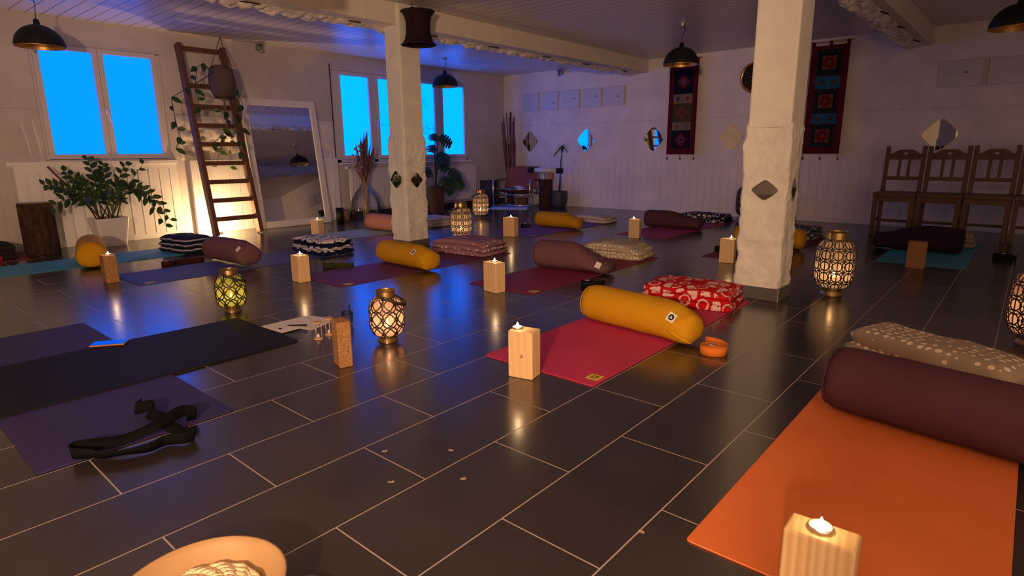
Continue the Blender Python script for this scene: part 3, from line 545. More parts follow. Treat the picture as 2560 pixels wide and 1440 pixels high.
# ------------------------------------------------------------ folded blankets
def blanket(label, x, y, ang, lx, ly, h, layers, mat, seed, z=T, slump=0.0, cat='blanket'):
    # layers of folded cloth; folds show on the two long sides, one mesh
    m = MB(); th = h/layers; n = 26
    for k in range(layers):
        zc = th*(k+0.5); sx = lx*(1-0.03*k+0.02*vn((seed, k*3.1, 1))); sy = ly*(1-0.03*k+0.03*vn((seed, k*2.3, 5))); ox = 0.012*vn((seed*2, k*1.7, 0)); oy = 0.012*vn((k*1.9, seed, 3))
        def sec(u, v):
            # u around the cross-section in y-z, v along x
            a = 2*PI*u; c, s_ = math.cos(a), math.sin(a); e = 0.34
            yy = math.copysign(abs(c)**e, c)*sy/2; zz = math.copysign(abs(s_)**0.75, s_)*th*0.70
            xx = (v-0.5)*sx; edge = min(1.0, min(v, 1-v)*9); zz *= 0.55+0.45*edge**0.5; yy *= 0.97+0.03*edge
            px, py = xx+ox, yy+oy; top = 1+slump*(-abs(2*v-1)**2)
            w_ = 0.009*vn((px*11+seed, py*11, k))+0.014*vn((px*4, py*4+seed, k*0.3))+0.004*vn((px*26, py*26+seed, k))
            return (px+0.006*vn((py*14, zz*30, seed+k)), py+0.007*vn((px*12, seed, k)), max(0.0008, (zc+zz)*top+(w_ if k == layers-1 or s_ < 0.3 else w_*0.6)*(1 if k or s_ > 0 else 0.0)))
        m.grid(sec, n, 22, closeu=True)
        W = n; base = len(m.v)-W*23; m.f.append(tuple(base+i for i in range(W))[::-1]); m.f.append(tuple(base+22*W+i for i in range(W))); m.mi += [0, 0]
    o = m.build('folded_blanket', mat, loc=(x, y, z), smooth=True); o.rotation_euler[2] = ang
    return tag(o, label, cat, 'folded blankets')
blanket('red and white patterned blanket folded on the raspberry pink mat', 0.605, 2.55, R(8), 0.55, 0.40, 0.112, 3, mat_motif('red_white_fleece', (0.50, 0.010, 0.012, 1), (0.72, 0.50, 0.44, 1), 13, 40), 1.1)
blanket('sage green cushion-like blanket with white dots on the maroon mat', -0.655, 3.70, R(6), 0.62, 0.38, 0.13, 2, mat_dots('sage_dots', (0.44, 0.37, 0.24, 1), (0.78, 0.74, 0.64, 1), 34, 0.33), 2.7, slump=0.35)
blanket('pink blanket with pale dots folded on the aubergine mat', -1.87, 3.04, R(6), 0.66, 0.40, 0.14, 3, mat_dots('pink_dots', (0.33, 0.16, 0.20, 1), (0.72, 0.58, 0.54, 1), 19, 0.31), 3.9, slump=0.30)
blanket('navy and white patterned blanket folded on the blue mat', -3.02, 2.19, R(0), 0.58, 0.34, 0.135, 3, mat_bands('navy_white', (0.010, 0.014, 0.045, 1), (0.66, 0.62, 0.60, 1), 2, 13, 0.42, 0.5, (0.02, 0.025, 0.07, 1)), 4.4)
blanket('navy striped blanket folded on the light turquoise mat', -4.12, 1.37, R(8), 0.48, 0.30, 0.150, 3, mat_bands('navy_stripes', (0.014, 0.018, 0.045, 1), (0.40, 0.38, 0.44, 1), 2, 22, 0.30, 0.35), 5.2)
blanket('cream patterned blanket folded behind the left pillar', -3.80, 4.26, R(2), 0.55, 0.36, 0.11, 3, mat_dots('cream_leaf', (0.62, 0.55, 0.46, 1), (0.32, 0.24, 0.19, 1), 30, 0.26, 0.9), 6.6)
blanket('beige leaf-patterned blanket on the violet mat', -2.33, 5.86, R(4), 0.62, 0.34, 0.085, 2, mat_dots('beige_leaf', (0.60, 0.50, 0.42, 1), (0.30, 0.23, 0.19, 1), 26, 0.30, 0.9), 7.5, slump=0.2)
blanket('navy and cream patterned blanket on the magenta mat', -1.13, 6.78, R(6), 0.64, 0.36, 0.105, 3, mat_motif('navy_motif', (0.010, 0.012, 0.030, 1), (0.60, 0.52, 0.45, 1), 15, 36), 8.3)
blanket('grey-green crumpled blanket half hidden behind the right pillar', 0.25, 5.88, R(-4), 0.50, 0.34, 0.12, 3, mat_motif('greygreen_motif', (0.05, 0.055, 0.035, 1), (0.40, 0.40, 0.44, 1), 17, 40), 9.9)
blanket('beige blanket on the deep turquoise mat beside the plum bolster', 1.60, 6.22, R(0), 0.40, 0.30, 0.13, 3, mat_dots('beige_dots', (0.28, 0.22, 0.15, 1), (0.45, 0.38, 0.28, 1), 30, 0.3), 10.4)
blanket('grey-beige blanket with white dots behind the large plum bolster', 1.925, 1.97, R(-27), 0.64, 0.26, 0.14, 2, mat_dots('greige_dots', (0.36, 0.29, 0.20, 1), (0.78, 0.70, 0.52, 1), 27, 0.31, 0.3), 11.8)
blanket('dark grey rolled blanket on the dark red mat at the left edge', -5.12, 0.05, R(4), 0.42, 0.28, 0.13, 3, mat_fabric('charcoal_fleece', (0.022, 0.016, 0.013, 1)), 12.2)

# ------------------------------------------------------------ wooden blocks and tealights
def block(label, x, y, ang, dx, dy, h, mat, mark=None):
    o = MB().b2((-dx/2, -dy/2, 0), (dx/2, dy/2, h)).build('yoga_block', mat, loc=(x, y, 0), bevel=0.006, seg=3); o.rotation_euler[2] = ang
    tag(o, label, 'yoga block', 'standing yoga blocks')
    if mark:
        (u, v, s) = mark; q = MB(); yy = -dy/2-0.0008
        q.prism([(u, yy, v+s), (u+0.5*s, yy, v+1.1*s), (u+0.7*s, yy, v+0.4*s), (u+0.25*s, yy, v-0.1*s), (u+0.2*s, yy, v-1.2*s), (u, yy, v-1.2*s)], (0, 0.0006, 0)); q.build('printed_mark', M['ink'], o)
    return o
tl0 = None
def tealight(x, y, z, label, power=TEA_P, off=0.0):
    global tl0
    if tl0 is None:
        tl0 = thing('tealight', label, 'candle', (x, y, z), 0, 'tealights on the blocks')
        MB().lathe([(0.0005, 0), (0.0215, 0), (0.022, 0.001), (0.0222, 0.0075), (0.0217, 0.0075), (0.0214, 0.006)], 24).build('cup', M['alu'], tl0, smooth=True)
        MB().lathe([(0.0214, 0.001), (0.0214, 0.0068), (0.012, 0.0062), (0.0005, 0.0058)], 24).build('wax', M['wax'], tl0, smooth=True)
        f = MB().lathe([(0.0004, 0.0085), (0.0042, 0.0105), (0.0058, 0.0140), (0.0048, 0.0180), (0.0024, 0.0225), (0.0003, 0.0270)], 12).build('flame', M['flame'], tl0, smooth=True)
        MB().tube([(0, 0, 0.0058), (0.0003, 0, 0.0100)], 0.0007, 6).build('wick', M['ink'], tl0)
        t = tl0
    else:
        t = copy_tree(tl0, (x, y, z), label=label)
    point('tealight_glow', (x, y, z+0.036), power, WARM, 0.006)
    return t
BL = [('pale pine block with a knot standing on the raspberry pink mat corner', 0.594, 0.893, R(13), 0.114, 0.083, 0.205, 'pine_k', 'tealight on the knotted block by the raspberry mat', -0.035),
      ('pale striped pine block standing in the right foreground on the orange mat', 1.912, 0.212, R(2), 0.128, 0.070, 0.205, 'pine_s', 'tealight on the striped block in the right foreground', -0.005),
      ('pale pine block in front of the maroon mat', -0.572, 1.985, R(-8), 0.135, 0.085, 0.205, 'pine', 'tealight on the block in front of the maroon mat', 0.0),
      ('pale pine block left of the aubergine mat corner', -1.925, 1.325, R(-3), 0.118, 0.090, 0.20, 'pine', 'tealight on the block left of the aubergine mat', 0.0),
      ('cork-coloured block left of the blue mat corner', -3.058, 0.410, R(-4), 0.130, 0.085, 0.205, 'cork', 'tealight on the block left of the blue mat', 0.0),
      ('pale pine block at the front of the pale mint mat', -3.915, 2.70, R(12), 0.120, 0.085, 0.205, 'pine', 'tealight on the block before the leaning mirror', 0.0),
      ('pale pine block at the front of the violet mat', -2.27, 4.125, R(5), 0.155, 0.085, 0.215, 'pine', 'tealight on the block at the violet mat', 0.0),
      ('pale pine block at the front of the magenta mat', -1.105, 4.86, R(12), 0.120, 0.085, 0.205, 'pine', 'tealight on the block at the magenta mat', -0.02),
      ('pale pine block beside the right pillar on the wine red mat', 0.25, 4.02, R(8), 0.120, 0.085, 0.205, 'pine', 'tealight on the block beside the right pillar', 0.02)]
for (lab, x, y, a, dx, dy, h, mm, tlab, ox) in BL:
    block(lab, x, y, a, dx, dy, h, M[mm], mark=(0.018, 0.03, 0.008) if 'blue mat' in lab else None)
    tealight(x+ox*math.cos(a), y+ox*math.sin(a)+0.005, h, tlab)
block('cork block without a candle beside the black mat', -0.125, 0.478, R(-18), 0.098, 0.062, 0.21, M['cork'], mark=(-0.012, 0.105, 0.012))
block('cork block without a candle on the deep turquoise mat', 1.51, 4.685, R(0), 0.125, 0.075, 0.215, M['cork'])

# ------------------------------------------------------------ lanterns
def lantern_profile(h, rmax):
    b = [(0.55, 0.115), (0.70, 0.125), (0.86, 0.165), (0.965, 0.235), (1.0, 0.33), (1.0, 0.62), (0.97, 0.72), (0.88, 0.795), (0.74, 0.845), (0.60, 0.868)]
    return [(rmax*r, h*z) for r, z in b]
def prof_at(pr, z):
    for (r0, z0), (r1, z1) in zip(pr[:-1], pr[1:]):
        if z0 <= z <= z1: return r0+(r1-r0)*(z-z0)/(z1-z0)
    return pr[0][0] if z < pr[0][1] else pr[-1][0]
def lattice(pr, n, rows, kind, wd):
    z0, z1 = pr[0][1], pr[-1][1]; rm = max(r for r, z in pr); da = 2*PI/n; m = MB()
    arc = [0.0]; N = 60; zs = [z0+(z1-z0)*i/N for i in range(N+1)]
    for i in range(N): arc.append(arc[-1]+math.hypot(zs[i+1]-zs[i], prof_at(pr, zs[i+1])-prof_at(pr, zs[i])))
    Lq = arc[-1]; rows_ = max(3, round(Lq/(rm*da)*1.0)) if rows == 0 else rows; dq = Lq/rows_
    def zq(q):
        q = min(max(q, 0), Lq)
        for i in range(N):
            if arc[i+1] >= q: f = (q-arc[i])/max(1e-9, arc[i+1]-arc[i]); return zs[i]+f*(zs[i+1]-zs[i])
        return z1
    def P(a, q):
        z = zq(q); r = prof_at(pr, z)+0.0012; return (r*math.cos(a), r*math.sin(a), z)
    def strip(pts, closed):
        k = len(pts); vs = []
        for i in range(k):
            p0 = pts[(i-1) % k] if closed or i > 0 else pts[i]; p1 = pts[(i+1) % k] if closed or i < k-1 else pts[i]
            tx, ty = (p1[0]-p0[0])*rm, p1[1]-p0[1]; L = math.hypot(tx, ty) or 1; nx, ny = -ty/L*wd/2/rm, tx/L*wd/2
            vs += [P(pts[i][0]+nx, pts[i][1]+ny), P(pts[i][0]-nx, pts[i][1]-ny)]
        e = k if closed else k-1; m.add(vs, [(2*i, 2*i+1, (2*((i+1) % k))+1, 2*((i+1) % k)) for i in range(e)])
    G = 20
    for j in range(rows_):
        for i in range(n):
            ca, cq = (i+0.5)*da, (j+0.5)*dq
            if kind == 'flower':   # overlapping circles with a stem through each
                strip([(ca+0.66*da*math.cos(2*PI*k/G), cq+0.66*dq*math.sin(2*PI*k/G)) for k in range(G)], True)
                strip([(ca+0.40*da*math.cos(2*PI*k/G)*(1+0.10*math.cos(8*PI*k/G)), cq+0.42*dq*math.sin(2*PI*k/G)*(1+0.10*math.cos(8*PI*k/G))) for k in range(G)], True)
                strip([(ca, cq-0.42*dq), (ca, cq), (ca, cq+0.42*dq)], False)
            else:                  # quatrefoils inside circles, stars between
                strip([(ca+0.56*da*math.cos(2*PI*k/G), cq+0.56*dq*math.sin(2*PI*k/G)) for k in range(G)], True)
                strip([(ca+0.30*da*math.cos(2*PI*k/32)*(1+0.24*abs(math.cos(4*PI*k/32))), cq+0.30*dq*math.sin(2*PI*k/32)*(1+0.24*abs(math.cos(4*PI*k/32)))) for k in range(32)], True)
                strip([(ca-0.34*da, cq-0.34*dq), (ca-0.44*da, cq-0.44*dq)], False); strip([(ca+0.34*da, cq+0.34*dq), (ca+0.44*da, cq+0.44*dq)], False)
    return m
def make_lantern(label, h, rmax, kind, n, rows, liner, loc, rz=0, lit=True, power=LANT_P, wd=0.005, hand=True, group='pierced metal lanterns'):
    t = thing('lantern', label, 'lantern', loc, rz, group); pr = lantern_profile(h, rmax)
    lattice(pr, n, rows, kind, wd).build('pierced_shell', M['lat'], t, solid=0.0016)
    MB().lathe([(max(0.001, r-0.004), z) for r, z in pr], 32).build('inner_glass', liner, t, smooth=True)
    MB().lathe([(rmax*0.60, 0), (rmax*0.60, 0.004), (rmax*0.52, h*0.06), (rmax*0.55, h*0.115), (rmax*0.72, h*0.128), (rmax*0.30, h*0.120), (0.0005, h*0.120)], 32, capb=True).build('foot', M['brass'], t, smooth=False)
    MB().lathe([(rmax*0.62, h*0.860), (rmax*0.56, h*0.885), (rmax*0.54, h*0.985), (rmax*0.565, h), (rmax*0.54, h), (rmax*0.52, h*0.98), (rmax*0.53, h*0.885)], 32).build('neck_collar', M['brass'], t, smooth=False)
    if hand:
        q = MB(); R0 = rmax*0.66; zc = h*0.885
        def fh(u, v):
            a = PI*(u-0.5)*1.04; x = R0*1.75*math.cos(a); y = R0*math.sin(a)*1.05
            return (x, y, zc-0.42*max(0, x)+(v-0.5)*0.018)
        q.grid(fh, 24, 1); q.build('handle', M['lat'], t, smooth=True, solid=0.002)
    c = MB().lathe([(rmax*0.30, h*0.121), (rmax*0.30, h*0.28), (rmax*0.22, h*0.285), (0.0005, h*0.27)], 20).build('candle', M['wax'], t, smooth=True)
    if lit:
        MB().lathe([(0.0005, h*0.28), (0.006, h*0.28+0.008), (0.0075, h*0.28+0.016), (0.004, h*0.28+0.030), (0.0005, h*0.28+0.042)], 12).build('flame', M['flame'], c, smooth=True)
        point('lantern_glow', (loc[0], loc[1], loc[2]+h*0.28+0.05), power, WARM, 0.012)
    return t
make_lantern('small lantern glowing yellow-green beside the black mat', 0.257, 0.087, 'quatre', 8, 3, M['linerg'], (-1.487, 0.605, 0), R(40), power=LANT_P*0.28, wd=0.0062)
make_lantern('small lantern glowing pink-white behind the cork block', 0.262, 0.087, 'quatre', 8, 3, M['linerp'], (-0.262, 0.835, 0), R(40), power=LANT_P*0.8, wd=0.0062)
make_lantern('large lantern glowing beside the left pillar', 0.405, 0.118, 'flower', 10, 0, M['liner'], (-2.51, 3.58, 0), R(215), wd=0.0062)
make_lantern('large lantern glowing in front of the leather chair', 0.405, 0.118, 'flower', 10, 0, M['liner'], (-3.865, 5.31, 0), R(215), wd=0.0062)
make_lantern('large lantern glowing right of the right pillar', 0.415, 0.118, 'flower', 10, 0, M['liner'], (1.222, 3.32, 0), R(200), wd=0.0062, hand=False)
make_lantern('large lantern glowing cut off at the right edge', 0.41, 0.118, 'flower', 10, 0, M['linerp'], (2.235, 2.79, 0), R(60), wd=0.0062, hand=False, power=LANT_P*0.8)
make_lantern('unlit lantern against the far wall behind the right pillar', 0.50, 0.135, 'flower', 10, 0, M['liner'], (-0.80, 7.36, 0), R(60), lit=False, wd=0.009)

# ------------------------------------------------------------ yoga straps
def coil(label, x, y, ang, r0, turns, ht, mat, tail=None, buckle=True, z=0.0005):
    t = thing('yoga_strap', label, 'yoga strap', (x, y, z), ang, 'rolled yoga straps'); m = MB(); N = int(turns*28); pts = []
    for i in range(N+1):
        a = 2*PI*turns*i/N; r = r0*(0.12+0.88*i/N)+0.0015*vn((a, 1, x)); pts.append((r*math.cos(a), r*math.sin(a)*0.85))
    if tail: pts += [tuple(p) for p in tail]
    m.grid(lambda u, v: (pts[min(len(pts)-1, int(round(u*(len(pts)-1))))]+(0.0004+v*ht,)), len(pts)-1, 1); m.build('webbing', mat, t, smooth=True, solid=0.0022)
    if buckle:
        b = MB()
        for o_ in (0, 0.011): b.tube([(o_+0.012*math.cos(a)-0.01, 0.012*math.sin(a), ht+0.004) for a in [2*PI*k/12 for k in range(13)]], 0.0022, 6, False)
        b.build('metal_rings', M['chrome'], t, smooth=True)
    return t
W_OR = mat_fabric('orange_webbing', (0.62, 0.17, 0.022, 1), 0.08, 0.5, 300); W_OL = mat_fabric('olive_webbing', (0.035, 0.045, 0.012, 1)); W_WI = mat_fabric('wine_webbing', (0.045, 0.008, 0.010, 1)); W_BK = mat_fabric('black_webbing', (0.008, 0.008, 0.008, 1)); W_GR = mat_fabric('dark_green_webbing', (0.018, 0.026, 0.016, 1)); W_RD = mat_fabric('red_webbing', (0.30, 0.015, 0.012, 1))
coil('rolled orange strap beside the yellow bolster on the raspberry mat', 1.100, 1.668, R(20), 0.060, 8.0, 0.042, W_OR, [(0.066, 0.02), (0.060, 0.06), (0.035, 0.10), (-0.01, 0.125), (-0.04, 0.13)])
coil('rolled wine red strap between the turquoise and blue mats', -3.40, 0.93, R(88), 0.055, 3.0, 0.040, W_WI, [(0.06, 0.02), (0.10, 0.03), (0.16, 0.03), (0.23, 0.02), (0.30, 0.0)])
coil('rolled olive green strap left of the aubergine mat', -2.245, 1.76, R(35), 0.050, 3.0, 0.040, W_OL, [(0.06, 0.0), (0.10, -0.01), (0.15, -0.008), (0.20, 0.0), (0.205, 0.03)])
coil('rolled dark strap at the right side of the maroon mat', -0.165, 2.52, R(10), 0.055, 3.0, 0.036, W_BK, [(0.06, 0.02), (0.08, 0.05), (0.09, 0.09)])
coil('rolled dark green strap left of the violet mat', -2.66, 4.86, R(30), 0.065, 3.0, 0.040, W_GR)
coil('rolled black strap left of the block by the right pillar', -0.03, 4.56, R(0), 0.055, 3.0, 0.042, W_BK, buckle=False)
coil('rolled black strap right of the deep turquoise mat', 2.03, 5.58, R(0), 0.085, 3.0, 0.045, W_BK)
coil('rolled red strap on the dark red mat at the left edge', -4.88, 0.04, R(0), 0.045, 2.5, 0.04, W_RD, z=0.0055, buckle=False)
def ribbon(label, pts, wd, mat):
    # pts: (x,y,z,tilt) centre line; tilt 0 lies flat, 90 stands on edge
    m = MB(); n = len(pts); out = []
    def cr(a, b, c, d, t): return 0.5*((2*b)+(-a+c)*t+(2*a-5*b+4*c-d)*t*t+(-a+3*b-3*c+d)*t**3)
    fine = []
    for i in range(n-1):
        q = [pts[max(0, i-1)], pts[i], pts[i+1], pts[min(n-1, i+2)]]
        for k in range(8): fine.append(tuple(cr(q[0][j], q[1][j], q[2][j], q[3][j], k/8) for j in range(4)))
    fine.append(pts[-1]); vs = []
    for i, p in enumerate(fine):
        a = Vector(fine[max(0, i-1)][:3]); b = Vector(fine[min(len(fine)-1, i+1)][:3]); d = (b-a); d.z = 0; d.normalize(); s = Vector((-d.y, d.x, 0)); tl = R(p[3])
        wv = s*math.cos(tl)+Vector((0, 0, 1))*math.sin(tl); c = Vector(p[:3]); c.z += 0.0055 if p[0] < 0.03 else 0; c.z = max(c.z, abs(math.sin(tl))*wd/2+0.002); vs += [c-wv*wd/2, c+wv*wd/2]
    m.add(vs, [(2*i, 2*i+1, 2*i+3, 2*i+2) for i in range(len(fine)-1)])
    return tag(m.build('yoga_strap', mat, smooth=True, solid=0.003), label, 'yoga strap')
ribbon('long black strap lying tangled on the purple mat in the left foreground', [(-0.262, -0.300, .03, 75), (-0.235, -0.328, .026, 80), (-0.215, -0.285, .03, 60), (-0.15, -0.305, .022, 35), (-0.09, -0.30, .03, 25), (-0.02, -0.295, .016, 20), (0.05, -0.285, .014, 30), (0.115, -0.262, .02, 70), (0.128, -0.300, .024, 85), (0.095, -0.345, .022, 75), (0.105, -0.40, .022, 65), (0.075, -0.47, .022, 45), (0.02, -0.535, .022, 70), (-0.018, -0.575, .028, 85), (-0.045, -0.555, .03, 80), (-0.03, -0.50, .024, 60), (-0.02, -0.44, .016, 35), (-0.005, -0.37, .030, 20), (-0.02, -0.31, .036, 25), (-0.075, -0.225, .030, 50), (-0.03, -0.20, .022, 75), (-0.02, -0.235, .024, 60)], 0.040, simple('black_cotton', (0.004, 0.004, 0.004, 1), 0.9, 0.1))

# ------------------------------------------------------------ small things in the foreground
def sheet(label, pts, z, lines=True):
    o = MB().prism([(x, y, z) for x, y in pts], (0, 0, 0.0006)).build('paper_sheet', M['paper']); tag(o, label, 'paper')
    if lines:
        q = MB(); a, b, c, d = [Vector((x, y, z+0.0008)) for x, y in pts]
        for k in range(14):
            f = 0.10+k*0.055; e0 = a+(d-a)*f; e1 = b+(c-b)*f; L = 0.10+0.62*(0.6+0.4*random.random()); s0 = e0+(e1-e0)*0.12; s1 = e0+(e1-e0)*(0.12+L*0.95); w_ = (d-a).normalized()*0.0012
            q.poly([s0-w_, s1-w_, s1+w_, s0+w_])
        q.build('written_lines', M['inkg'], o)
    return o
sheet('written white sheet on the floor under the black pen', [(-0.985, 0.525), (-0.775, 0.535), (-0.78, 0.745), (-0.985, 0.80)], 0.0075)
sheet('second white sheet sticking out beneath the written sheet', [(-0.93, 0.60), (-0.72, 0.68), (-0.80, 0.90), (-1.0, 0.83)], 0.0004, False)
pen = thing('pen', 'black pen lying on the written white sheet', 'pen', (-0.83, 0.655, 0.0125), R(38))
MB().tube([(-0.055, 0, 0), (-0.045, 0, 0), (-0.02, 0, 0), (0.04, 0, 0), (0.055, 0, 0)], [0.001, 0.003, 0.0042, 0.0045, 0.004], 10).build('barrel', M['black'], pen, smooth=True)
MB().b2((0.012, -0.0012, 0.004), (0.054, 0.0012, 0.0062)).build('clip', M['black'], pen)
MB().tube([(-0.062, -0.062, 0), (-0.074, -0.060, 0)], [0.0042, 0.004], 10).build('cap', M['black'], pen)
def hourglass(label, x, y, rz):
    t = thing('hourglass', label, 'hourglass', (x, y, 0), rz, 'small hourglasses')
    for z in (0, 0.085): MB().lathe([(0.0005, z), (0.0215, z), (0.0225, z+0.002), (0.0225, z+0.006), (0.0205, z+0.008), (0.0005, z+0.008)], 24).build('wooden_disc', M['lwood'], t, bevel=0.001)
    MB().lathe([(0.012, 0.008), (0.0125, 0.022), (0.009, 0.038), (0.002, 0.0465), (0.009, 0.055), (0.0125, 0.071), (0.012, 0.085)], 20).build('glass_bulbs', M['glass'], t, smooth=True)
    MB().lathe([(0.0005, 0.009), (0.0108, 0.009), (0.0105, 0.020), (0.0005, 0.030)], 16).build('sand', M['sand'], t, smooth=True)
    for a in (0.5, 0.5+2*PI/3, 0.5+4*PI/3): MB().tube([(0.0175*math.cos(a), 0.0175*math.sin(a), 0.008), (0.0175*math.cos(a), 0.0175*math.sin(a), 0.085)], 0.0018, 8).build('post', M['lwood'], t, smooth=True)
hourglass('small wooden hourglass in front, beside the paper', -0.552, 0.615, 0.4); hourglass('small wooden hourglass partly behind the cork block', -0.575, 0.695, 1.2)
gl = thing('drinking_glass', 'clear drinking glass behind the cork block', 'glass', (-0.66, 0.865, 0))
MB().lathe([(0.0005, 0.001), (0.026, 0.001), (0.029, 0.006), (0.034, 0.075), (0.0325, 0.075), (0.0275, 0.008), (0.0005, 0.006)], 28).build('tumbler', M['glass'], gl, smooth=True)
tag(MB().tube([(-0.660, 0.857, 0.0075), (-0.651, 0.880, 0.112)], [0.0025, 0.0036], 10).build('drinking_straw', M['black'], smooth=True), 'dark straw standing in the drinking glass', 'straw')
ph = thing('smartphone', 'dark smartphone lying on the black mat edge', 'phone', (-1.262, -0.118, 0.0118), R(55))
MB().b2((-0.078, -0.037, 0), (0.078, 0.037, 0.0085)).build('case', M['orange'], ph, bevel=0.006, seg=3); MB().b2((-0.075, -0.035, 0.0086), (0.075, 0.035, 0.0092)).build('screen', M['phone'], ph)
bw = thing('bowl', 'wide pale wooden bowl cut off at the bottom edge', 'bowl', (0.965, -0.585, 0))
MB().lathe([(0.0005, 0.0), (0.085, 0.0), (0.125, 0.020), (0.160, 0.070), (0.163, 0.082), (0.156, 0.083), (0.148, 0.070), (0.115, 0.026), (0.0005, 0.018)], 48).build('bowl_wall', M['bowl'], bw, smooth=True)
cd = MB(); pts = []
for i in range(420):
    a = 2*PI*i/42; r = 0.010+0.0102*i/42; pts.append((r*math.cos(a), r*math.sin(a), 0.050-0.5*r*r+0.003*math.sin(i*1.9)))
cd.tube(pts, 0.0090, 6); cdo = cd.build('coiled_cord', M['cord'], smooth=True); cdo.location = (0.965, -0.585, 0.0); tag(cdo, 'pale knobbly coil of cord inside the wooden bowl', 'cord')
tag(MB().lathe([(0.0005, 0.0), (0.040, 0.0), (0.055, 0.008), (0.058, 0.014), (0.055, 0.014), (0.040, 0.004), (0.0005, 0.003)], 32).build('dish', simple('smoky_dish', (0.05, 0.045, 0.045, 1), 0.2, 0.5), loc=(1.062, -0.425, 0), smooth=True), 'dark shallow dish right of the wooden bowl', 'dish')
ch = MB()
for (x, y) in ((0.672, 0.094), (0.832, 0.234), (0.834, -0.009), (0.984, 0.138), (1.505, 0.247)):
    for k in range(3):
        cx, cy = x+random.uniform(-.005, .005), y+random.uniform(-.005, .005); ch.prism([(cx+(0.004+0.003*random.random())*math.cos(a), cy+(0.004+0.003*random.random())*math.sin(a), 0.0002) for a in [2*PI*q/7 for q in range(7)]], (0, 0, 0.0004+0.0002*k))
struct(ch.build('floor_chips', M['chip']), 'four small chips in the tiles')

# ------------------------------------------------------------ left wall: ladder, mirror, plants
ld = thing('ladder', 'old dark wooden ladder leaning on the window-side wall', 'ladder', (-4.90, 2.26, 0))
def lad(z, y): return (-0.462*z/2.15, y, z)
for s, n_ in ((-1, 0), (1, 1)):
    y0, y1 = s*0.262, s*0.245
    a, b = Vector(lad(0.0, y0)), Vector(lad(2.15, y1)); MB().bar(a+Vector((0, 0, 0.012)), b, 0.050, 0.095, up=(1, 0, 0.2)).build('rail', M['old'], ld, bevel=0.006)
for z in (2.10, 1.695, 1.465, 1.255, 1.045, 0.83, 0.62, 0.41, 0.20):
    MB().bar(lad(z, -0.25), lad(z, 0.25), 0.062, 0.050, up=(0, 0, 1)).build('rung', M['old'], ld, bevel=0.005)
pk = thing('floor_lamp', 'small round floor lamp shining behind the ladder foot', 'lamp', (-5.19, 2.165, 0))
MB().lathe([(0.0005, 0), (0.035, 0), (0.035, 0.03), (0.028, 0.034), (0.0005, 0.034)], 20).build('base', M['white'], pk, bevel=0.002); MB().sphere((0, 0, 0.062), 0.026, 14).build('bulb', emis('lamp_bulb', (1, 0.72, 0.40), 60), pk, smooth=True)
def oriented(o, origin, ex, ey, ez):
    o.matrix_world = Matrix(((ex[0], ey[0], ez[0], origin[0]), (ex[1], ey[1], ez[1], origin[1]), (ex[2], ey[2], ez[2], origin[2]), (0, 0, 0, 1)))
mr = thing('leaning_mirror', 'large white-framed mirror leaning against the window-side wall', 'mirror')
ey = Vector((0.03, 1, 0)).normalized(); top = Vector((-0.215, 0, 1.605)); ez = (top-ey*top.dot(ey)).normalized(); ex = ey.cross(ez); oriented(mr, (-5.172, 3.17, 0.004), ex, ey, ez)
fr = MB(); hw, hh, b_ = 0.505, 1.62, 0.085
fr.b2((-0.02, -hw, 0), (0.012, -hw+b_, hh)); fr.b2((-0.02, hw-b_, 0), (0.012, hw, hh)); fr.b2((-0.02, -hw+b_, 0), (0.012, hw-b_, b_)); fr.b2((-0.02, -hw+b_, hh-b_), (0.012, hw-b_, hh)); fr.build('mirror_frame', M['white'], mr, bevel=0.006)
MB().b2((-0.012, -hw+b_-0.005, b_-0.005), (-0.002, hw-b_+0.005, hh-b_+0.005)).build('mirror_glass', M['mirror'], mr)
# log at the far left
def log(label, x, y, r, h, seed):
    t = thing('tree_stump', label, 'tree stump', (x, y, 0), 0, 'tree stumps'); n = 40
    def fn(u, v):
        a = 2*PI*u; rr = r*(1+0.05*vn((math.cos(a)*2+seed, math.sin(a)*2, v))+0.03*vn((math.cos(a)*7, math.sin(a)*7+seed, v*3))); return (rr*math.cos(a), rr*math.sin(a), v*h)
    MB().grid(fn, n, 12, closeu=True).build('bark', M['bark'], t, smooth=True)
    MB().poly([(fn(i/n, 1)[0], fn(i/n, 1)[1], h) for i in range(n)]).build('cut_top', M['logtop'], t); return t
log('dark tree stump standing by the plant under the left window', -5.19, 0.44, 0.142, 0.49, 1.0)
def leafmesh(m, base, d, up, L, wd, cup=0.15, n=5):
    d = Vector(d).normalized(); s = d.cross(Vector(up)); s = s.normalized() if s.length > 1e-4 else Vector((1, 0, 0)); nn = s.cross(d); b = Vector(base); vs = []
    for i in range(n+1):
        f = i/n; w_ = wd*math.sin(PI*min(1, f**0.8*0.96+0.03))**0.85; c = b+d*L*f-nn*(-0.10*L*f*(1-f))-Vector((0, 0, 1))*L*0.10*f*f
        vs += [c-s*w_/2+nn*cup*w_*0.5, c, c+s*w_/2+nn*cup*w_*0.5]
    m.add(vs, [(3*i+k, 3*i+k+1, 3*i+4+k, 3*i+3+k) for i in range(n) for k in (0, 1)])
def bez(p0, p1, p2, n=12): return [Vector(p0)*(1-t)**2+Vector(p1)*2*t*(1-t)+Vector(p2)*t*t for t in [i/n for i in range(n+1)]]
zz = thing('potted_plant', 'dark green potted plant with arching stems in a square white pot', 'plant', (-5.205, 1.035, 0))
pt = MB()
def sq(h, z, c=0.03):
    pts = []
    for sx, sy, a0 in ((1, -1, -PI/2), (1, 1, 0), (-1, 1, PI/2), (-1, -1, PI)):
        for k in range(4): a = a0+k*PI/6; pts.append((sx*(h-c)+c*math.cos(a), sy*(h-c)+c*math.sin(a), z))
    return pts
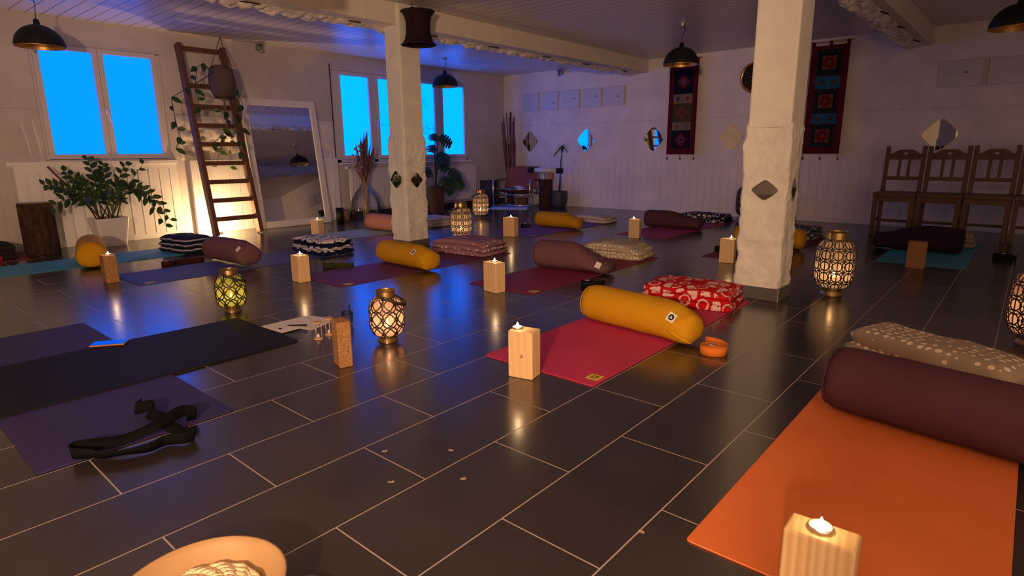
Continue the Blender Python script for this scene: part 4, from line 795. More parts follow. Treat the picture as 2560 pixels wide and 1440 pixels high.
Q = [sq(0.118, 0), sq(0.122, 0.01), sq(0.160, 0.295), sq(0.150, 0.295), sq(0.146, 0.27)]
pt.add([p for r_ in Q for p in r_], [(i*16+k, i*16+(k+1) % 16, i*16+16+(k+1) % 16, i*16+16+k) for i in range(4) for k in range(16)]+[tuple(range(16))[::-1]]); pt.build('pot', M['wpot'], zz, smooth=False, bevel=0.003)
MB().poly(sq(0.146, 0.272)).build('soil', M['soil'], zz)
sm, lm = MB(), MB()
# stems: tip offset (x towards room, y along wall, z), control height
for (tx, ty, tz, cz, n) in ((0.02, -0.10, 0.90, .62, 11), (0.05, 0.02, 0.84, .6, 11), (0.0, 0.24, 0.84, .58, 10), (0.02, 0.40, 0.84, .50, 7), (0.16, -0.52, 0.66, .60, 14), (0.18, -0.50, 0.45, .58, 9), (0.10, -0.25, 0.70, .55, 11), (0.24, 0.52, 0.24, .86, 17), (0.14, 0.50, 0.17, .90, 13), (0.2, -0.02, 0.58, .5, 9), (0.22, -0.22, 0.52, .5, 9), (0.12, 0.12, 0.66, .5, 10), (-0.05, -0.30, 0.78, .6, 10), (0.2, 0.1, 0.5, .45, 8), (0.05, -0.05, 0.74, .55, 10)):
    b0 = Vector((random.uniform(-.05, .07), random.uniform(-.06, .06)+ty*0.12, 0.272)); ctl = Vector((tx*0.45, ty*0.45, cz+0.05)); tip = Vector((tx, ty, tz)); c = bez(b0, ctl, tip, 16)
    sm.tube(c, [0.008*(1-0.7*i/16) for i in range(17)], 6)
    for k in range(n):
        f = 0.36+0.64*k/(n-1); i = min(15, int(f*16)); p = c[i]+(c[i+1]-c[i])*(f*16-i) if i < 16 else c[16]; d = (c[min(16, i+1)]-c[max(0, i-1)]).normalized(); sd = d.cross(Vector((1, 0.2, 0.3))).normalized(); sgn = 1 if k % 2 else -1
        dd = d*0.55+sd*sgn*0.85+Vector((0.25*random.uniform(-1, 1), 0, 0.15)); leafmesh(lm, p, dd, (1, 0.1, 0.5), random.uniform(.075, .10)*(1.15 if f < .85 else .85), random.uniform(.040, .055), n=5)
sm.build('stems', M['stem'], zz, smooth=True); lm.build('foliage', M['leaf'], zz, smooth=True)
tag(MB().tube([(-5.17, 0.98, 0.272), (-5.22, 0.60, 0.83)], 0.011, 8).build('wooden_stick', M['bamboo'], smooth=True), 'brown wooden stick standing slanted in the white plant pot', 'stick')
# hanging pothos at the ladder top
hp = thing('hanging_plant', 'trailing plant in a grey felt bag hung by cords at the ladder top', 'hanging plant', (-5.03, 2.315, 1.575))
MB().grid(lambda u, v: ((0.055+0.085*math.sin(PI*min(1, v*0.62+0.12)))*math.cos(2*PI*u)*(1+0.10*vn((u*6, v*2, 1))), (0.055+0.085*math.sin(PI*min(1, v*0.62+0.12)))*math.sin(2*PI*u)*(1+0.10*vn((u*5, v*2, 4))), -0.02+v*0.30+0.05*v*math.sin(2*PI*u+2.2)), 28, 10, closeu=True).build('felt_bag', M['felt'], hp, smooth=True, solid=0.006)
MB().lathe([(0.0005, -0.02), (0.11, -0.015)], 20).build('bag_bottom', M['felt'], hp); MB().lathe([(0.0005, 0.24), (0.13, 0.24)], 20).build('soil', M['soil'], hp)
cdm = MB(); hook = Vector((-0.30, 0.17, 0.69))
for a in ((0.02, -0.13, 0.27), (0.02, 0.13, 0.28)): cdm.tube([hook, a], 0.005, 6)
cdm.tube([(0, 0, -0.02), (0.01, 0.01, -0.20), (0.005, 0.0, -0.36)], [0.012, 0.012, 0.016], 8); cdm.build('cords', M['rope'], hp)
vs_, vl = MB(), MB()
for pts in ([(0.05, -0.13, 0.25), (0.10, -0.22, 0.33), (0.10, -0.30, 0.28), (0.08, -0.34, 0.05), (0.06, -0.30, -0.15), (0.06, 0.0, -0.18)], [(0.08, -0.1, 0.26), (0.12, -0.42, 0.06), (0.10, -0.60, -0.05), (0.10, -0.59, -0.30), (0.10, -0.56, -0.46), (0.10, -0.62, -0.58)], [(0.1, 0.05, 0.24), (0.16, 0.10, 0.05), (0.15, 0.06, -0.2), (0.14, -0.10, -0.40), (0.12, -0.22, -0.52)], [(0.08, 0.08, 0.24), (0.15, 0.14, -0.1), (0.14, 0.10, -0.35), (0.10, 0.06, -0.50), (0.08, 0.10, -0.62)]):
    vs_.tube(pts, 0.004, 6)
    for i in range(1, len(pts)):
        p = Vector(pts[i]); leafmesh(vl, p, (0.35, random.uniform(-1, 1), -0.5), (1, 0, 0.4), random.uniform(.09, .12), .06)
        if i > 2: leafmesh(vl, (p+Vector(pts[i-1]))/2, (0.3, random.uniform(-1, 1), 0.2), (1, 0, 0.2), .08, .05)
for k in range(6): leafmesh(vl, (0.05*math.cos(k), 0.08*math.sin(k), 0.26), (math.cos(k*1.1), math.sin(k*1.1), 0.6), (0, 0, 1), .11, .06)
vs_.build('vines', M['bstem'], hp, smooth=True); vl.build('leaves', M['leaf'], hp, smooth=True)
sp = thing('wall_planter', 'small white wall pot with trailing leaves behind the ladder', 'plant pot', (-5.36, 2.50, 1.055))
MB().lathe([(0.0005, 0), (0.055, 0), (0.085, 0.11), (0.092, 0.125), (0.085, 0.125), (0.08, 0.10), (0.0005, 0.10)], 24).build('pot', M['wpot'], sp, smooth=True)
l2, s2 = MB(), MB()
for k, (py, pz) in enumerate(((-0.18, -0.10), (-0.24, -0.24), (-0.08, -0.28), (0.05, 0.16), (-0.1, 0.18), (0.1, 0.12))):
    c = bez((0.02, 0, 0.11), (0.09, py*0.5, 0.16), (0.08, py, pz), 8); s2.tube(c, 0.003, 5)
    for i in (4, 6, 8): leafmesh(l2, c[i], (0.4, random.uniform(-1, 1), -0.2), (1, 0, 0.3), .075, .05)
s2.build('stems', M['stem'], sp, smooth=True); l2.build('leaves', M['leaf2'], sp, smooth=True)

# ------------------------------------------------------------ middle window: radiator, demijohn, monstera
rd = thing('radiator', 'white ribbed radiator under the middle window', 'radiator', (WX+0.012, 5.5, 0))
rb = MB(); rb.b2((0.035, -1.33, 0.13), (0.075, 1.29, 0.70))
for k in range(52): rb.b2((0.075, -1.31+k*0.05, 0.15), (0.085, -1.285+k*0.05, 0.68))
rb.build('ribbed_panel', M['white_r'], rd, bevel=0.004); MB().b2((0.0, -1.34, 0.70), (0.09, 1.30, 0.715)).build('top_grille', M['white_r'], rd, bevel=0.003)
MB().tube([(0.06, -1.40, 0.725), (0.10, -1.40, 0.725), (0.14, -1.40, 0.725)], [0.02, 0.026, 0.022], 14).build('thermostat_valve', M['white'], rd, smooth=True)
dj = thing('glass_demijohn', 'big clear glass bottle with dried grasses stands by the radiator', 'bottle', (-5.10, 4.22, 0))
MB().lathe([(0.0005, 0.006), (0.17, 0.006), (0.205, 0.04), (0.215, 0.14), (0.20, 0.27), (0.14, 0.38), (0.07, 0.46), (0.042, 0.52), (0.040, 0.62), (0.052, 0.635), (0.046, 0.64), (0.034, 0.62), (0.036, 0.52), (0.064, 0.455), (0.134, 0.375), (0.193, 0.266), (0.208, 0.14), (0.198, 0.045), (0.165, 0.012), (0.0005, 0.012)], 40).build('bottle', M['glass'], dj, smooth=True)
dg = thing('dried_bouquet', 'dried brown grasses and pale flowers standing in the glass bottle', 'dried flowers', (-5.10, 4.22, 0.02))
a1, a2, a3 = MB(), MB(), MB()
for k in range(30):
    an = random.uniform(0, 2*PI); sp_ = random.uniform(0.02, 0.17); hh = random.uniform(0.72, 1.22); tip = Vector((sp_*math.cos(an)*0.8+0.03, sp_*math.sin(an)*1.0+0.04*(hh-0.7), hh)); n0 = Vector((0.02*math.cos(an), 0.02*math.sin(an), 0.58)); c = bez((0.03*math.sin(an*2), 0.04*math.cos(an*3), 0.0), n0, tip, 8)
    a1.tube(c, 0.003, 5)
    a2.tube([c[5], c[6], c[7], c[8]], [0.004, 0.017, 0.014, 0.001], 6)
    if k % 3 == 0: a2.tube([c[4], c[5], c[6]], [0.01, 0.03, 0.012], 6)
for k in range(26):
    p = Vector((random.uniform(-.02, .08), random.uniform(-.19, -.02), random.uniform(0.66, 1.02))); a3.sphere(p, random.uniform(.010, .026), 8)
    if k % 2: a3.tube([p, (0, 0, 0.58)], 0.0015, 4)
a1.build('stalks', M['straws'], dg, smooth=True); a2.build('grass_plumes', M['straw'], dg, smooth=True); a3.build('pale_flowers', M['strawp'], dg, smooth=True)
tag(MB().lathe([(0.0005, 0), (0.05, 0), (0.052, 0.21), (0.048, 0.21), (0.045, 0.02)], 24).build('vase', M['black'], loc=(-4.95, 3.68, 0), smooth=True), 'black cylindrical vase right of the leaning mirror', 'vase')
tag(MB().lathe([(0.0005, 0), (0.045, 0), (0.055, 0.11), (0.06, 0.14), (0.055, 0.14), (0.05, 0.10)], 24).build('small_pot', simple('brown_clay', (0.16, 0.10, 0.07, 1), 0.6), loc=(-5.16, 3.93, 0), smooth=True), 'small brown pot between black vase and glass bottle', 'pot')
ms = thing('potted_monstera', 'large-leaved green plant in a brown woven basket beside the left pillar', 'plant', (-4.90, 5.40, 0))
MB().lathe([(0.0005, 0), (0.105, 0), (0.115, 0.02), (0.135, 0.40), (0.140, 0.415), (0.130, 0.415), (0.125, 0.36), (0.0005, 0.36)], 40).build('basket', M['wicker'], ms, smooth=True)
s3, l3 = MB(), MB()
def monst(m, base, d, up, L):
    d = Vector(d).normalized(); s = d.cross(Vector(up)).normalized(); nn = s.cross(d); b = Vector(base); wd = L*0.95
    for sg in (-1, 1):
        for k in range(5):
            f0, f1 = 0.08+k*0.175, 0.08+k*0.175+0.145; w0 = wd*0.5*math.sin(PI*min(1, (f0+0.15)*0.80))**0.7; w1 = wd*0.5*math.sin(PI*min(1, (f1+0.15)*0.80))**0.7
            P = lambda f, w_: b+d*L*(f+0.12*w_/wd)+s*sg*w_-nn*0.25*w_-Vector((0, 0, 1))*L*0.18*f*f
            m.add([P(f0-0.02, 0), P(f1+0.02, 0), P(f1+0.01, w1*0.55), P(f1, w1), P(f0+0.04, w0*1.02), P(f0-0.01, w0*0.5)], [(0, 1, 2, 5), (5, 2, 3, 4)])
for (tx, ty, tz, L) in ((0.16, -0.02, 0.95, .26), (0.05, 0.06, 1.18, .22), (0.10, -0.10, 1.05, .20), (0.20, 0.10, 0.60, .24), (0.22, -0.08, 0.56, .22), (0.12, 0.18, 0.68, .22), (0.0, 0.10, 0.84, .22), (0.18, 0.02, 0.46, .20), (0.02, -0.16, 0.72, .22), (0.02, 0.0, 1.22, .18), (0.22, 0.18, 0.52, .2)):
    c = bez((0, 0, 0.36), (tx*0.2, ty*0.2, tz*0.8), (tx, ty, tz), 10); s3.tube(c, 0.006, 6); monst(l3, c[10], (0.35+tx*0.6, ty*2.5+random.uniform(-.5, .5), -0.35), (0.75, -0.55, 0.55), L)
s3.build('stems', M['stem'], ms, smooth=True); l3.build('leaves', M['leaf'], ms, smooth=True)

# ------------------------------------------------------------ corner: box, bamboo, leather chair, stump, roll, pot
tag(MB().b2((-0.13, -0.10, 0.002), (0.13, 0.10, 0.44)).build('storage_box', M['box'], loc=(-5.21, 6.95, 0), bevel=0.006), 'dark grey box in the corner left of the leather chair', 'box')
bb = MB()
bn = thing('cane_bundle', 'bundle of tall brown canes standing in the far corner', 'canes', (-5.12, 7.44, 0))
for k in range(22):
    a = random.uniform(0, 2*PI); b0 = (0.05*math.cos(a), 0.05*math.sin(a), 0); hh = 1.62*random.choice((1, .95, .9, .66, .7)); tp = (0.17*math.cos(a+0.3)*random.uniform(.4, 1)-0.02, 0.12*math.sin(a+0.3)*random.uniform(.4, 1)-0.02, hh)
    MB().tube([b0, tuple((p+q)/2 for p, q in zip(b0, tp)), tp], random.uniform(.007, .011), 7).build('cane', M['bamboo'], bn, smooth=True)
lc = thing('leather_armchair', 'brown leather sling armchair with a chrome tube frame', 'chair', (-4.68, 7.12, 0.0085), R(17.5))
# local: front towards -y
tb = 0.011
for s in (-1, 1):
    x = s*0.34; MB().tube([(x, 0.28, tb+0.001), (x, -0.28, tb+0.001), (x, -0.30, 0.03), (x, -0.305, 0.40), (x, -0.29, 0.435), (x, -0.25, 0.45), (x, 0.22, 0.45), (x, 0.26, 0.43), (x, 0.30, 0.03), (x, 0.28, tb+0.001)], tb, 10).build('side_frame', M['chrome'], lc, smooth=True)
    MB().b2((x-0.024, -0.20, 0.455), (x+0.024, 0.20, 0.460)).build('arm_strap', M['leather'], lc)
for (y, z) in ((-0.27, 0.30), (-0.24, 0.20), (-0.27, 0.03), (0.26, 0.20)): MB().tube([(-0.34, y, z), (0.34, y, z)], 0.009, 10).build('cross_tube', M['chrome'], lc, smooth=True)
MB().grid(lambda u, v: ((u-0.5)*0.58, -0.25+v*0.46, 0.315-0.09*v-0.035*math.sin(PI*v)-0.02*math.sin(PI*u)), 12, 12).build('seat', M['leather'], lc, smooth=True, solid=0.006)
MB().grid(lambda u, v: ((u-0.5)*0.60, 0.10+v*0.15+0.02*math.sin(PI*u), 0.30+v*0.37), 12, 12).build('backrest', M['leather'], lc, smooth=True, solid=0.008)
for x in (-0.30, 0.30): MB().tube([(x, 0.09, 0.20), (x, 0.245, 0.67)], 0.009, 8).build('back_tube', M['chrome'], lc, smooth=True)
tag(MB().grid(lambda u, v: (-4.62+(u-0.5)*0.22, 7.02+(v-0.5)*0.17+0.03*(u-.5), 0.325+0.02*math.sin(4*u)+0.012*v), 8, 6).build('newspaper', M['paper'], solid=0.003), 'folded grey paper lying on the leather armchair seat', 'paper')
tag(MB().lathe([(0.0005, 0), (0.09, 0), (0.115, 0.14), (0.11, 0.14), (0.085, 0.01)], 24).build('basket', M['wicker'], loc=(-4.66, 7.20, 0.001), smooth=True), 'small dark basket under the leather armchair', 'basket')
rg = MB().b2((-0.32, -0.25, 0.0), (0.32, 0.25, 0.008)).build('rug', M['rug'], loc=(-4.56, 6.74, 0.0), bevel=0.002); rg.rotation_euler[2] = R(35); tag(rg, 'small pale rug in front of the leather armchair', 'rug')
log('tree stump between leather armchair and grey plant pot', -4.235, 7.33, 0.115, 0.47, 4.0)
st = thing('figurine', 'small white seated figurine on the stump in the corner', 'figurine', (-4.255, 7.295, 0.47))
MB().lathe([(0.0005, 0), (0.034, 0), (0.038, 0.012), (0.022, 0.03), (0.024, 0.055), (0.010, 0.068), (0.016, 0.080), (0.014, 0.094), (0.004, 0.104)], 16).build('body', M['statue'], st, smooth=True)
tag(MB().b2((-0.04, -0.025, 0), (0.04, 0.025, 0.105)).build('card_box', M['orange'], loc=(-4.145, 7.355, 0.47), bevel=0.002), 'terracotta coloured box on the stump in the corner', 'box')
rl = thing('rolled_cushion', 'white roll with black ends lying on top of the stump items', 'roll', (-4.22, 7.30, 0.617), R(17))
rl.rotation_euler = (0, R(1.5), R(30))
MB().tube([(-0.20, 0, 0), (0.20, 0, 0)], 0.040, 24).build('white_middle', M['white'], rl, smooth=True)
for s in (-1, 1): MB().tube([(s*0.19, 0, 0), (s*0.30, 0, 0)], 0.046, 24).build('black_end', M['black'], rl, smooth=True)
ap = thing('potted_tree', 'slim bare-stemmed plant with drooping leaves in a dark grey pot', 'plant', (-3.955, 7.34, 0))
MB().lathe([(0.0005, 0), (0.10, 0), (0.128, 0.06), (0.138, 0.16), (0.132, 0.255), (0.135, 0.275), (0.120, 0.275), (0.115, 0.24), (0.0005, 0.24)], 32).build('pot', M['gpot'], ap, smooth=True)
MB().tube([(0, 0, 0.24), (0.0, 0.02, 0.40), (0.02, 0.0, 0.55), (0.035, 0.0, 0.80), (0.07, 0, 1.03)], [0.016, 0.014, 0.009, 0.008, 0.005], 8).build('stem', M['bstem'], ap, smooth=True)
l4 = MB()
for k in range(10):
    a = k*2*PI/10; leafmesh(l4, (0.07, 0, 1.02), (math.cos(a), math.sin(a)*0.7, 0.15-0.5*(k % 3)), (0, 0, 1), 0.15, 0.045)
leafmesh(l4, (-0.02, 0, 0.95), (-0.7, 0, -0.7), (0, 0, 1), 0.14, 0.045)
l4.build('leaves', M['leaf'], ap, smooth=True)

# ------------------------------------------------------------ far wall: canvases, mirrors, tapestries, clock
def flymotif(m, c, ex, ez, s, ny):
    P = lambda a, b: Vector(c)+Vector(ex)*a*s+Vector(ez)*b*s
    for pts in ([(-.5, -.05), (0, .08), (.5, -.02), (.1, -.10)], [(-.05, .05), (-.42, .48), (.05, .25)], [(.02, .05), (.45, .42), (.2, .1)], [(.1, -.05), (.42, -.42), (.3, -.02)], [(-.1, -.04), (-.36, -.36), (-.22, -.02)]): m.prism([P(a, b) for a, b in pts], ny)
def canvas(label, x0, x1, z0, z1, fly, y=FY, face=-1, nlines=3, seed=1):
    cx, cz = (x0+x1)/2, (z0+z1)/2; t = thing('canvas_picture', label, 'picture', (cx, y, cz), 0 if face == -1 else R(90), 'pale canvas pictures'); hw, hh = (x1-x0)/2, (z1-z0)/2
    MB().b2((-hw, -0.035, -hh), (hw, -0.001, hh)).build('stretched_canvas', M['canvas'], t, bevel=0.003)
    m = MB()
    if fly: flymotif(m, (fly[0]*hw, -0.0362, fly[1]*hh), (1, 0, 0), (0, 0, 1), hh*0.34, (0, 0.001, 0))
    rnd = random.Random(seed)
    for k in range(nlines):
        a = -0.6*hw+rnd.uniform(-.1, .1)*hw; b = a+hw*rnd.uniform(.4, .8); z = hh*(0.25-0.2*k); m.cur = 1; m.b2((a, -0.0362, z), (b, -0.0352, z+hh*0.02))
    m.cur = 0
    m.build('printed_motif', [M['ink'], M['inkg']], t); return t
XS = ((-4.975, -4.625), (-4.577, -4.206), (-4.131, -3.764), (-3.708, -3.338), (-3.285, -2.915))
for k, ((a, b), pos, fl) in enumerate(zip(XS, ('first from the left corner', 'second from the left corner', 'in the middle of the row of five', 'fourth from the left corner', 'fifth, nearest the beam end'), (None, (0.55, -0.25), (0.45, 0.05), (0.45, 0.12), (0.42, -0.05)))):
    canvas('pale square canvas on the far wall, '+pos, a, b, 1.63, 1.928, fl, seed=k+2)
canvas('pale canvas with small dark motif on the far wall above the chairs', 1.15, 1.555, 1.60, 1.885, (0.25, 0.05), seed=9)
canvas('pale canvas at the right edge of the far wall above the chairs', 1.60, 2.00, 1.60, 1.880, None, seed=11)
canvas('left pale canvas of two seen only in the leaning mirror', 2.06, 2.46, 1.60, 1.885, None, seed=20)
canvas('right pale canvas of two seen only in the leaning mirror', 2.52, 2.92, 1.60, 1.885, (0.1, 0.0), seed=21)
def diamond(label, o, ex, ez, nrm, hw, hh):
    pts = []; bul = 0.05
    cor = [(hw, 0), (0, hh), (-hw, 0), (0, -hh)]
    for i in range(4):
        a, b = cor[i], cor[(i+1) % 4]
        for k in range(8):
            f = k/8+0.06*(1 if k == 0 else 0); q = (1-f)*Vector(a)+f*Vector(b); g = 1+bul*4*f*(1-f); rc = 0.965 if k in (0,) else 1.0; pts.append(Vector(o)+Vector(ex)*q.x*g*rc+Vector(ez)*q.y*g*rc)
    m = MB().prism(pts, Vector(nrm)*0.006); ob = m.build('diamond_mirror', M['mirror'], bevel=0.0015, seg=1); return tag(ob, label, 'mirror', 'diamond mirrors')
for x, pos, tl in ((-4.83, 'leftmost on the far wall, above the leather armchair', 0.0), (-3.63, 'second from the left on the far wall', 0.0), (-2.395, 'third on the far wall, left of the first tapestry', 0.0), (-1.185, 'right of the first tapestry', 0.0)):
    diamond('small diamond mirror '+pos, (x, FY-0.002, 1.108), (1, 0, 0), (0, 0, 1), (tl, -1, 0), 0.182, 0.196)
diamond('small diamond mirror on the far wall above the first two wooden chairs', (1.24, FY-0.002, 1.085), (1, 0, 0), (0, 0, 1), (0, -1, 0), 0.19, 0.19)
diamond('small diamond mirror on the front face of the left pillar', (-2.59, 2.797, 0.678), (1, 0, 0), (0, 0, 1), (0, -1, 0), 0.098, 0.092)
diamond('small diamond mirror on the side face of the left pillar', (-2.459, 2.936, 0.672), (0, 1, 0), (0, 0, 1), (1, 0, 0), 0.080, 0.080)
diamond('small diamond mirror on the front face of the right pillar', (0.886, 2.867, 0.690), (1, 0, 0), (0, 0, 1), (0, -1, 0), 0.086, 0.066)
diamond('small diamond mirror on the side face of the right pillar', (1.021, 2.968, 0.694), (0, 1, 0), (0, 0, 1), (1, 0, 0), 0.052, 0.080)
C_RED = mat_fabric('wine_red_cloth', (0.10, 0.006, 0.012, 1)); C_NAVY = mat_fabric('navy_cloth', (0.008, 0.009, 0.024, 1)); C_CREAM = mat_fabric('beige_cloth', (0.22, 0.165, 0.115, 1)); C_OLIVE = mat_fabric('olive_cloth', (0.065, 0.060, 0.018, 1)); C_ORG = mat_fabric('rust_cloth', (0.17, 0.065, 0.026, 1)); C_BLUE = mat_fabric('lilac_blue_cloth', (0.075, 0.09, 0.19, 1)); C_CRIM = mat_fabric('crimson_cloth', (0.15, 0.012, 0.018, 1)); C_BLK = mat_fabric('black_cloth', (0.012, 0.014, 0.014, 1)); C_TURQ = mat_fabric('turquoise_cloth', (0.016, 0.10, 0.17, 1)); C_TEALD = mat_fabric('dark_teal_cloth', (0.02, 0.04, 0.04, 1))
TM = [C_RED, C_NAVY, C_CREAM, C_OLIVE, C_ORG, C_BLUE, C_CRIM, C_BLK, C_TURQ, C_TEALD]
def tapestry(label, x0, x1, ztop, zbot, kind):
    cx = (x0+x1)/2; t = thing('wall_hanging', label, 'tapestry', (cx, FY-0.075, 0), 0, 'cloth wall hangings'); hw = (x1-x0)/2; m = MB(); m.b2((-hw, -0.003, zbot), (hw, 0.003, ztop)); y = -0.0035
    def rect(a, b, c, d, mi, lv=0): m.cur = mi; m.b2((a, y-0.0008*(lv+1), c), (b, y-0.0008*lv+0.0005, d))
    def dia(x, z, r, mi, lv): m.cur = mi; m.prism([(x+r, y-0.0008*(lv+1), z), (x, y-0.0008*(lv+1), z+r), (x-r, y-0.0008*(lv+1), z), (x, y-0.0008*(lv+1), z-r)], (0, 0.0008, 0))
    def flower(x, z, r, mi, lv, n=8):
        m.cur = mi; m.prism([(x+r*(1 if k % 2 else .72)*math.cos(PI*k/n), y-0.0008*(lv+1), z+r*(1 if k % 2 else .72)*math.sin(PI*k/n)) for k in range(2*n)], (0, 0.0008, 0))
    iw = hw*0.66
    if kind == 1:
        rect(-iw, iw, 1.73, 2.07, 1); dia(0, 1.90, 0.105, 6, 1); flower(0, 1.90, 0.045, 5, 2); flower(0, 1.90, 0.02, 6, 3)
        rect(-iw, iw, 1.60, 1.73, 2); dia(-0.07, 1.665, 0.042, 5, 1); dia(0.075, 1.665, 0.040, 4, 1); dia(-0.07, 1.665, 0.02, 1, 2); dia(0.075, 1.665, 0.018, 6, 2)
        rect(-iw, iw, 1.335, 1.60, 3); dia(0, 1.465, 0.105, 4, 1); flower(0, 1.465, 0.03, 3, 2); flower(0, 1.465, 0.014, 6, 3)
        rect(-iw, iw, 1.22, 1.335, 2); dia(-0.07, 1.275, 0.040, 4, 1); dia(0.075, 1.275, 0.042, 5, 1); dia(-0.07, 1.275, 0.018, 2, 2); dia(0.075, 1.275, 0.02, 2, 2)
        rect(-iw, iw, 0.955, 1.22, 1); dia(0, 1.085, 0.105, 6, 1); flower(0, 1.085, 0.050, 5, 2); flower(0, 1.085, 0.022, 1, 3)
    else:
        for (a, b) in ((1.83, 2.13), (1.375, 1.665), (0.955, 1.24)):
            rect(-iw, iw, a, b, 7); c = (a+b)/2; h = (b-a)/2
            for k in range(9):
                f = -1+2*(k+0.5)/9
                for sg in (-1, 1):
                    m.cur = 9; xx, zz_ = f*iw, c+sg*h*0.93; m.prism([(xx-0.014, y-0.0016, zz_), (xx+0.014, y-0.0016, zz_), (xx, y-0.0016, zz_-sg*0.03)], (0, 0.0008, 0)); xx, zz_ = sg*iw*0.96, c+f*h; m.prism([(xx, y-0.0016, zz_-0.014), (xx, y-0.0016, zz_+0.014), (xx-sg*0.03, y-0.0016, zz_)], (0, 0.0008, 0))
            rect(-0.082, 0.082, c-0.082, c+0.082, 4, 1); flower(0, c, 0.092, 6, 2, 8); flower(0, c, 0.055, 0, 3, 8); flower(0, c, 0.030, 4, 4, 6)
        for (a, b) in ((1.67, 1.82), (1.245, 1.37)):
            rect(-iw, iw, a, b, 8); c = (a+b)/2
            for xx in (-0.065, 0.07): flower(xx, c, 0.034, 9, 1, 6); flower(xx, c, 0.018, 4, 2, 6)
    m.build('patchwork_cloth', TM, t)
    for xx in (-hw+0.02, 0.0, hw-0.02): MB().b2((xx-0.02, -0.004, ztop-0.005), (xx+0.02, 0.006, ztop+0.05)).build('hanging_tab', C_RED, t)
    MB().tube([(-hw-0.03, 0.02, ztop+0.045), (hw+0.03, 0.02, ztop+0.045)], 0.010, 10).build('hanging_rod', M['lwood'], t, smooth=True)
    MB().b2((-hw, 0.028, ztop+0.035), (hw, 0.075, ztop+0.055)).build('wall_bracket', M['white'], t)
    for xx in (-hw+0.01, 0.0, hw-0.01):
        q = MB(); q.tube([(xx, 0, zbot), (xx+0.004, 0, zbot-0.05)], 0.003, 6); q.sphere((xx+0.004, 0, zbot-0.062), 0.014, 10, 1.3); q.build('tassel', M['straw'], t, smooth=True)
    return t
tapestry('narrow red wall hanging with navy, beige and olive patches, left of the clock', -2.13, -1.69, 2.17, 0.875, 1)
tapestry('red wall hanging with turquoise bands and orange squares, right of the right pillar', -0.21, 0.225, 2.185, 0.875, 2)
ck = thing('wall_clock', 'round gold-rimmed clock with dark face half behind the right pillar', 'clock', (-0.91, FY, 1.885))
def ylathe(m, prof, n=40):
    vs = [(r*math.cos(2*PI*k/n), -z, r*math.sin(2*PI*k/n)) for r, z in prof for k in range(n)]; m.add(vs, [(i*n+k, i*n+(k+1) % n, (i+1)*n+(k+1) % n, (i+1)*n+k) for i in range(len(prof)-1) for k in range(n)]); return m
ylathe(MB(), [(0.20, 0.001), (0.206, 0.02), (0.198, 0.042), (0.175, 0.046), (0.165, 0.034), (0.160, 0.022)]).build('gold_rim', M['gold'], ck, smooth=True); ylathe(MB(), [(0.165, 0.02), (0.0005, 0.02)]).build('dial', M['black'], ck)
tk = MB()
for k in range(12): a = 2*PI*k/12; tk.bar((0.115*math.cos(a), -0.022, 0.115*math.sin(a)), (0.152*math.cos(a), -0.022, 0.152*math.sin(a)), 0.004, 0.002, up=(0, 1, 0))
tk.build('hour_marks', M['gold'], ck); MB().bar((0, -0.024, 0), (-0.09, -0.024, 0.02), 0.006, 0.002, up=(0, 1, 0)).bar((0, -0.026, 0), (0.02, -0.026, 0.13), 0.004, 0.002, up=(0, 1, 0)).build('hands', M['gold'], ck)

# ------------------------------------------------------------ wooden chairs
def chair(label, x, y, rz=0.0):
    t = thing('wooden_chair', label, 'chair', (x, y, 0), rz, 'wooden chairs along the far wall'); w_ = 0.385
    MB().b2((-w_/2-0.005, -0.21, 0.425), (w_/2+0.005, 0.19, 0.465)).build('seat', M['oak'], t, bevel=0.006)
    for s in (-1, 1):
        MB().b2((s*(w_/2-0.022)-0.021, -0.205, 0), (s*(w_/2-0.022)+0.021, -0.163, 0.425)).build('leg', M['oak'], t, bevel=0.003)
        m = MB(); xa = s*(w_/2-0.02); m.bar((xa, 0.185, 0), (xa, 0.19, 0.46), 0.040, 0.036, up=(0, 1, 0)); m.bar((xa, 0.19, 0.45), (xa, 0.265, 0.955), 0.042, 0.032, up=(0, 1, 0)); m.build('leg', M['oak'], t, bevel=0.003)
        MB().b2((s*(w_/2-0.022)-0.012, -0.165, 0.14), (s*(w_/2-0.022)+0.012, 0.18, 0.168)).build('side_stretcher', M['oak'], t, bevel=0.002)
    MB().b2((-w_/2+0.04, -0.195, 0.370), (w_/2-0.04, -0.175, 0.425)).build('apron', M['oak'], t)
    MB().b2((-w_/2+0.04, 0.165, 0.115), (w_/2-0.04, 0.185, 0.145)).build('back_stretcher', M['oak'], t, bevel=0.002)
    zc, hw = 0.865, w_/2-0.035; yk = lambda z: 0.19+0.075*(z-0.45)/0.505
    # crest with heart cut-out: two halves around the heart
    hp_ = []
    for k in range(13):
        a = PI*k/12; hx = 0.016*math.sin(a*1)**3*1.0; hp_.append((hx*1.2, 0.0012*(13*math.cos(a)-5*math.cos(2*a)-2*math.cos(3*a)-math.cos(4*a))))
    for s in (-1, 1):
        o_ = [(s*hx, zc+0.01+hz) for hx, hz in hp_]
        outer = [(0, zc+0.055), (s*0.055, zc+0.055), (s*0.09, zc+0.040), (s*0.125, zc+0.015), (s*hw, zc+0.008), (s*hw, zc-0.055), (0, zc-0.055)]
        pts = outer+[(p[0], p[1]) for p in o_[::-1]]
        MB().prism([(px, yk(pz)-0.011, pz) for px, pz in pts], (0, 0.022, 0)).build('crest_rail', M['oak'], t)
    MB().b2((-hw, yk(0.60)-0.010, 0.585), (hw, yk(0.60)+0.010, 0.625)).build('lower_back_rail', M['oak'], t, bevel=0.002)
    for xx in (-0.045, 0.045): MB().bar((xx, yk(0.62), 0.62), (xx, yk(0.815), 0.815), 0.030, 0.014, up=(0, 1, 0)).build('slat', M['oak'], t)
    return t
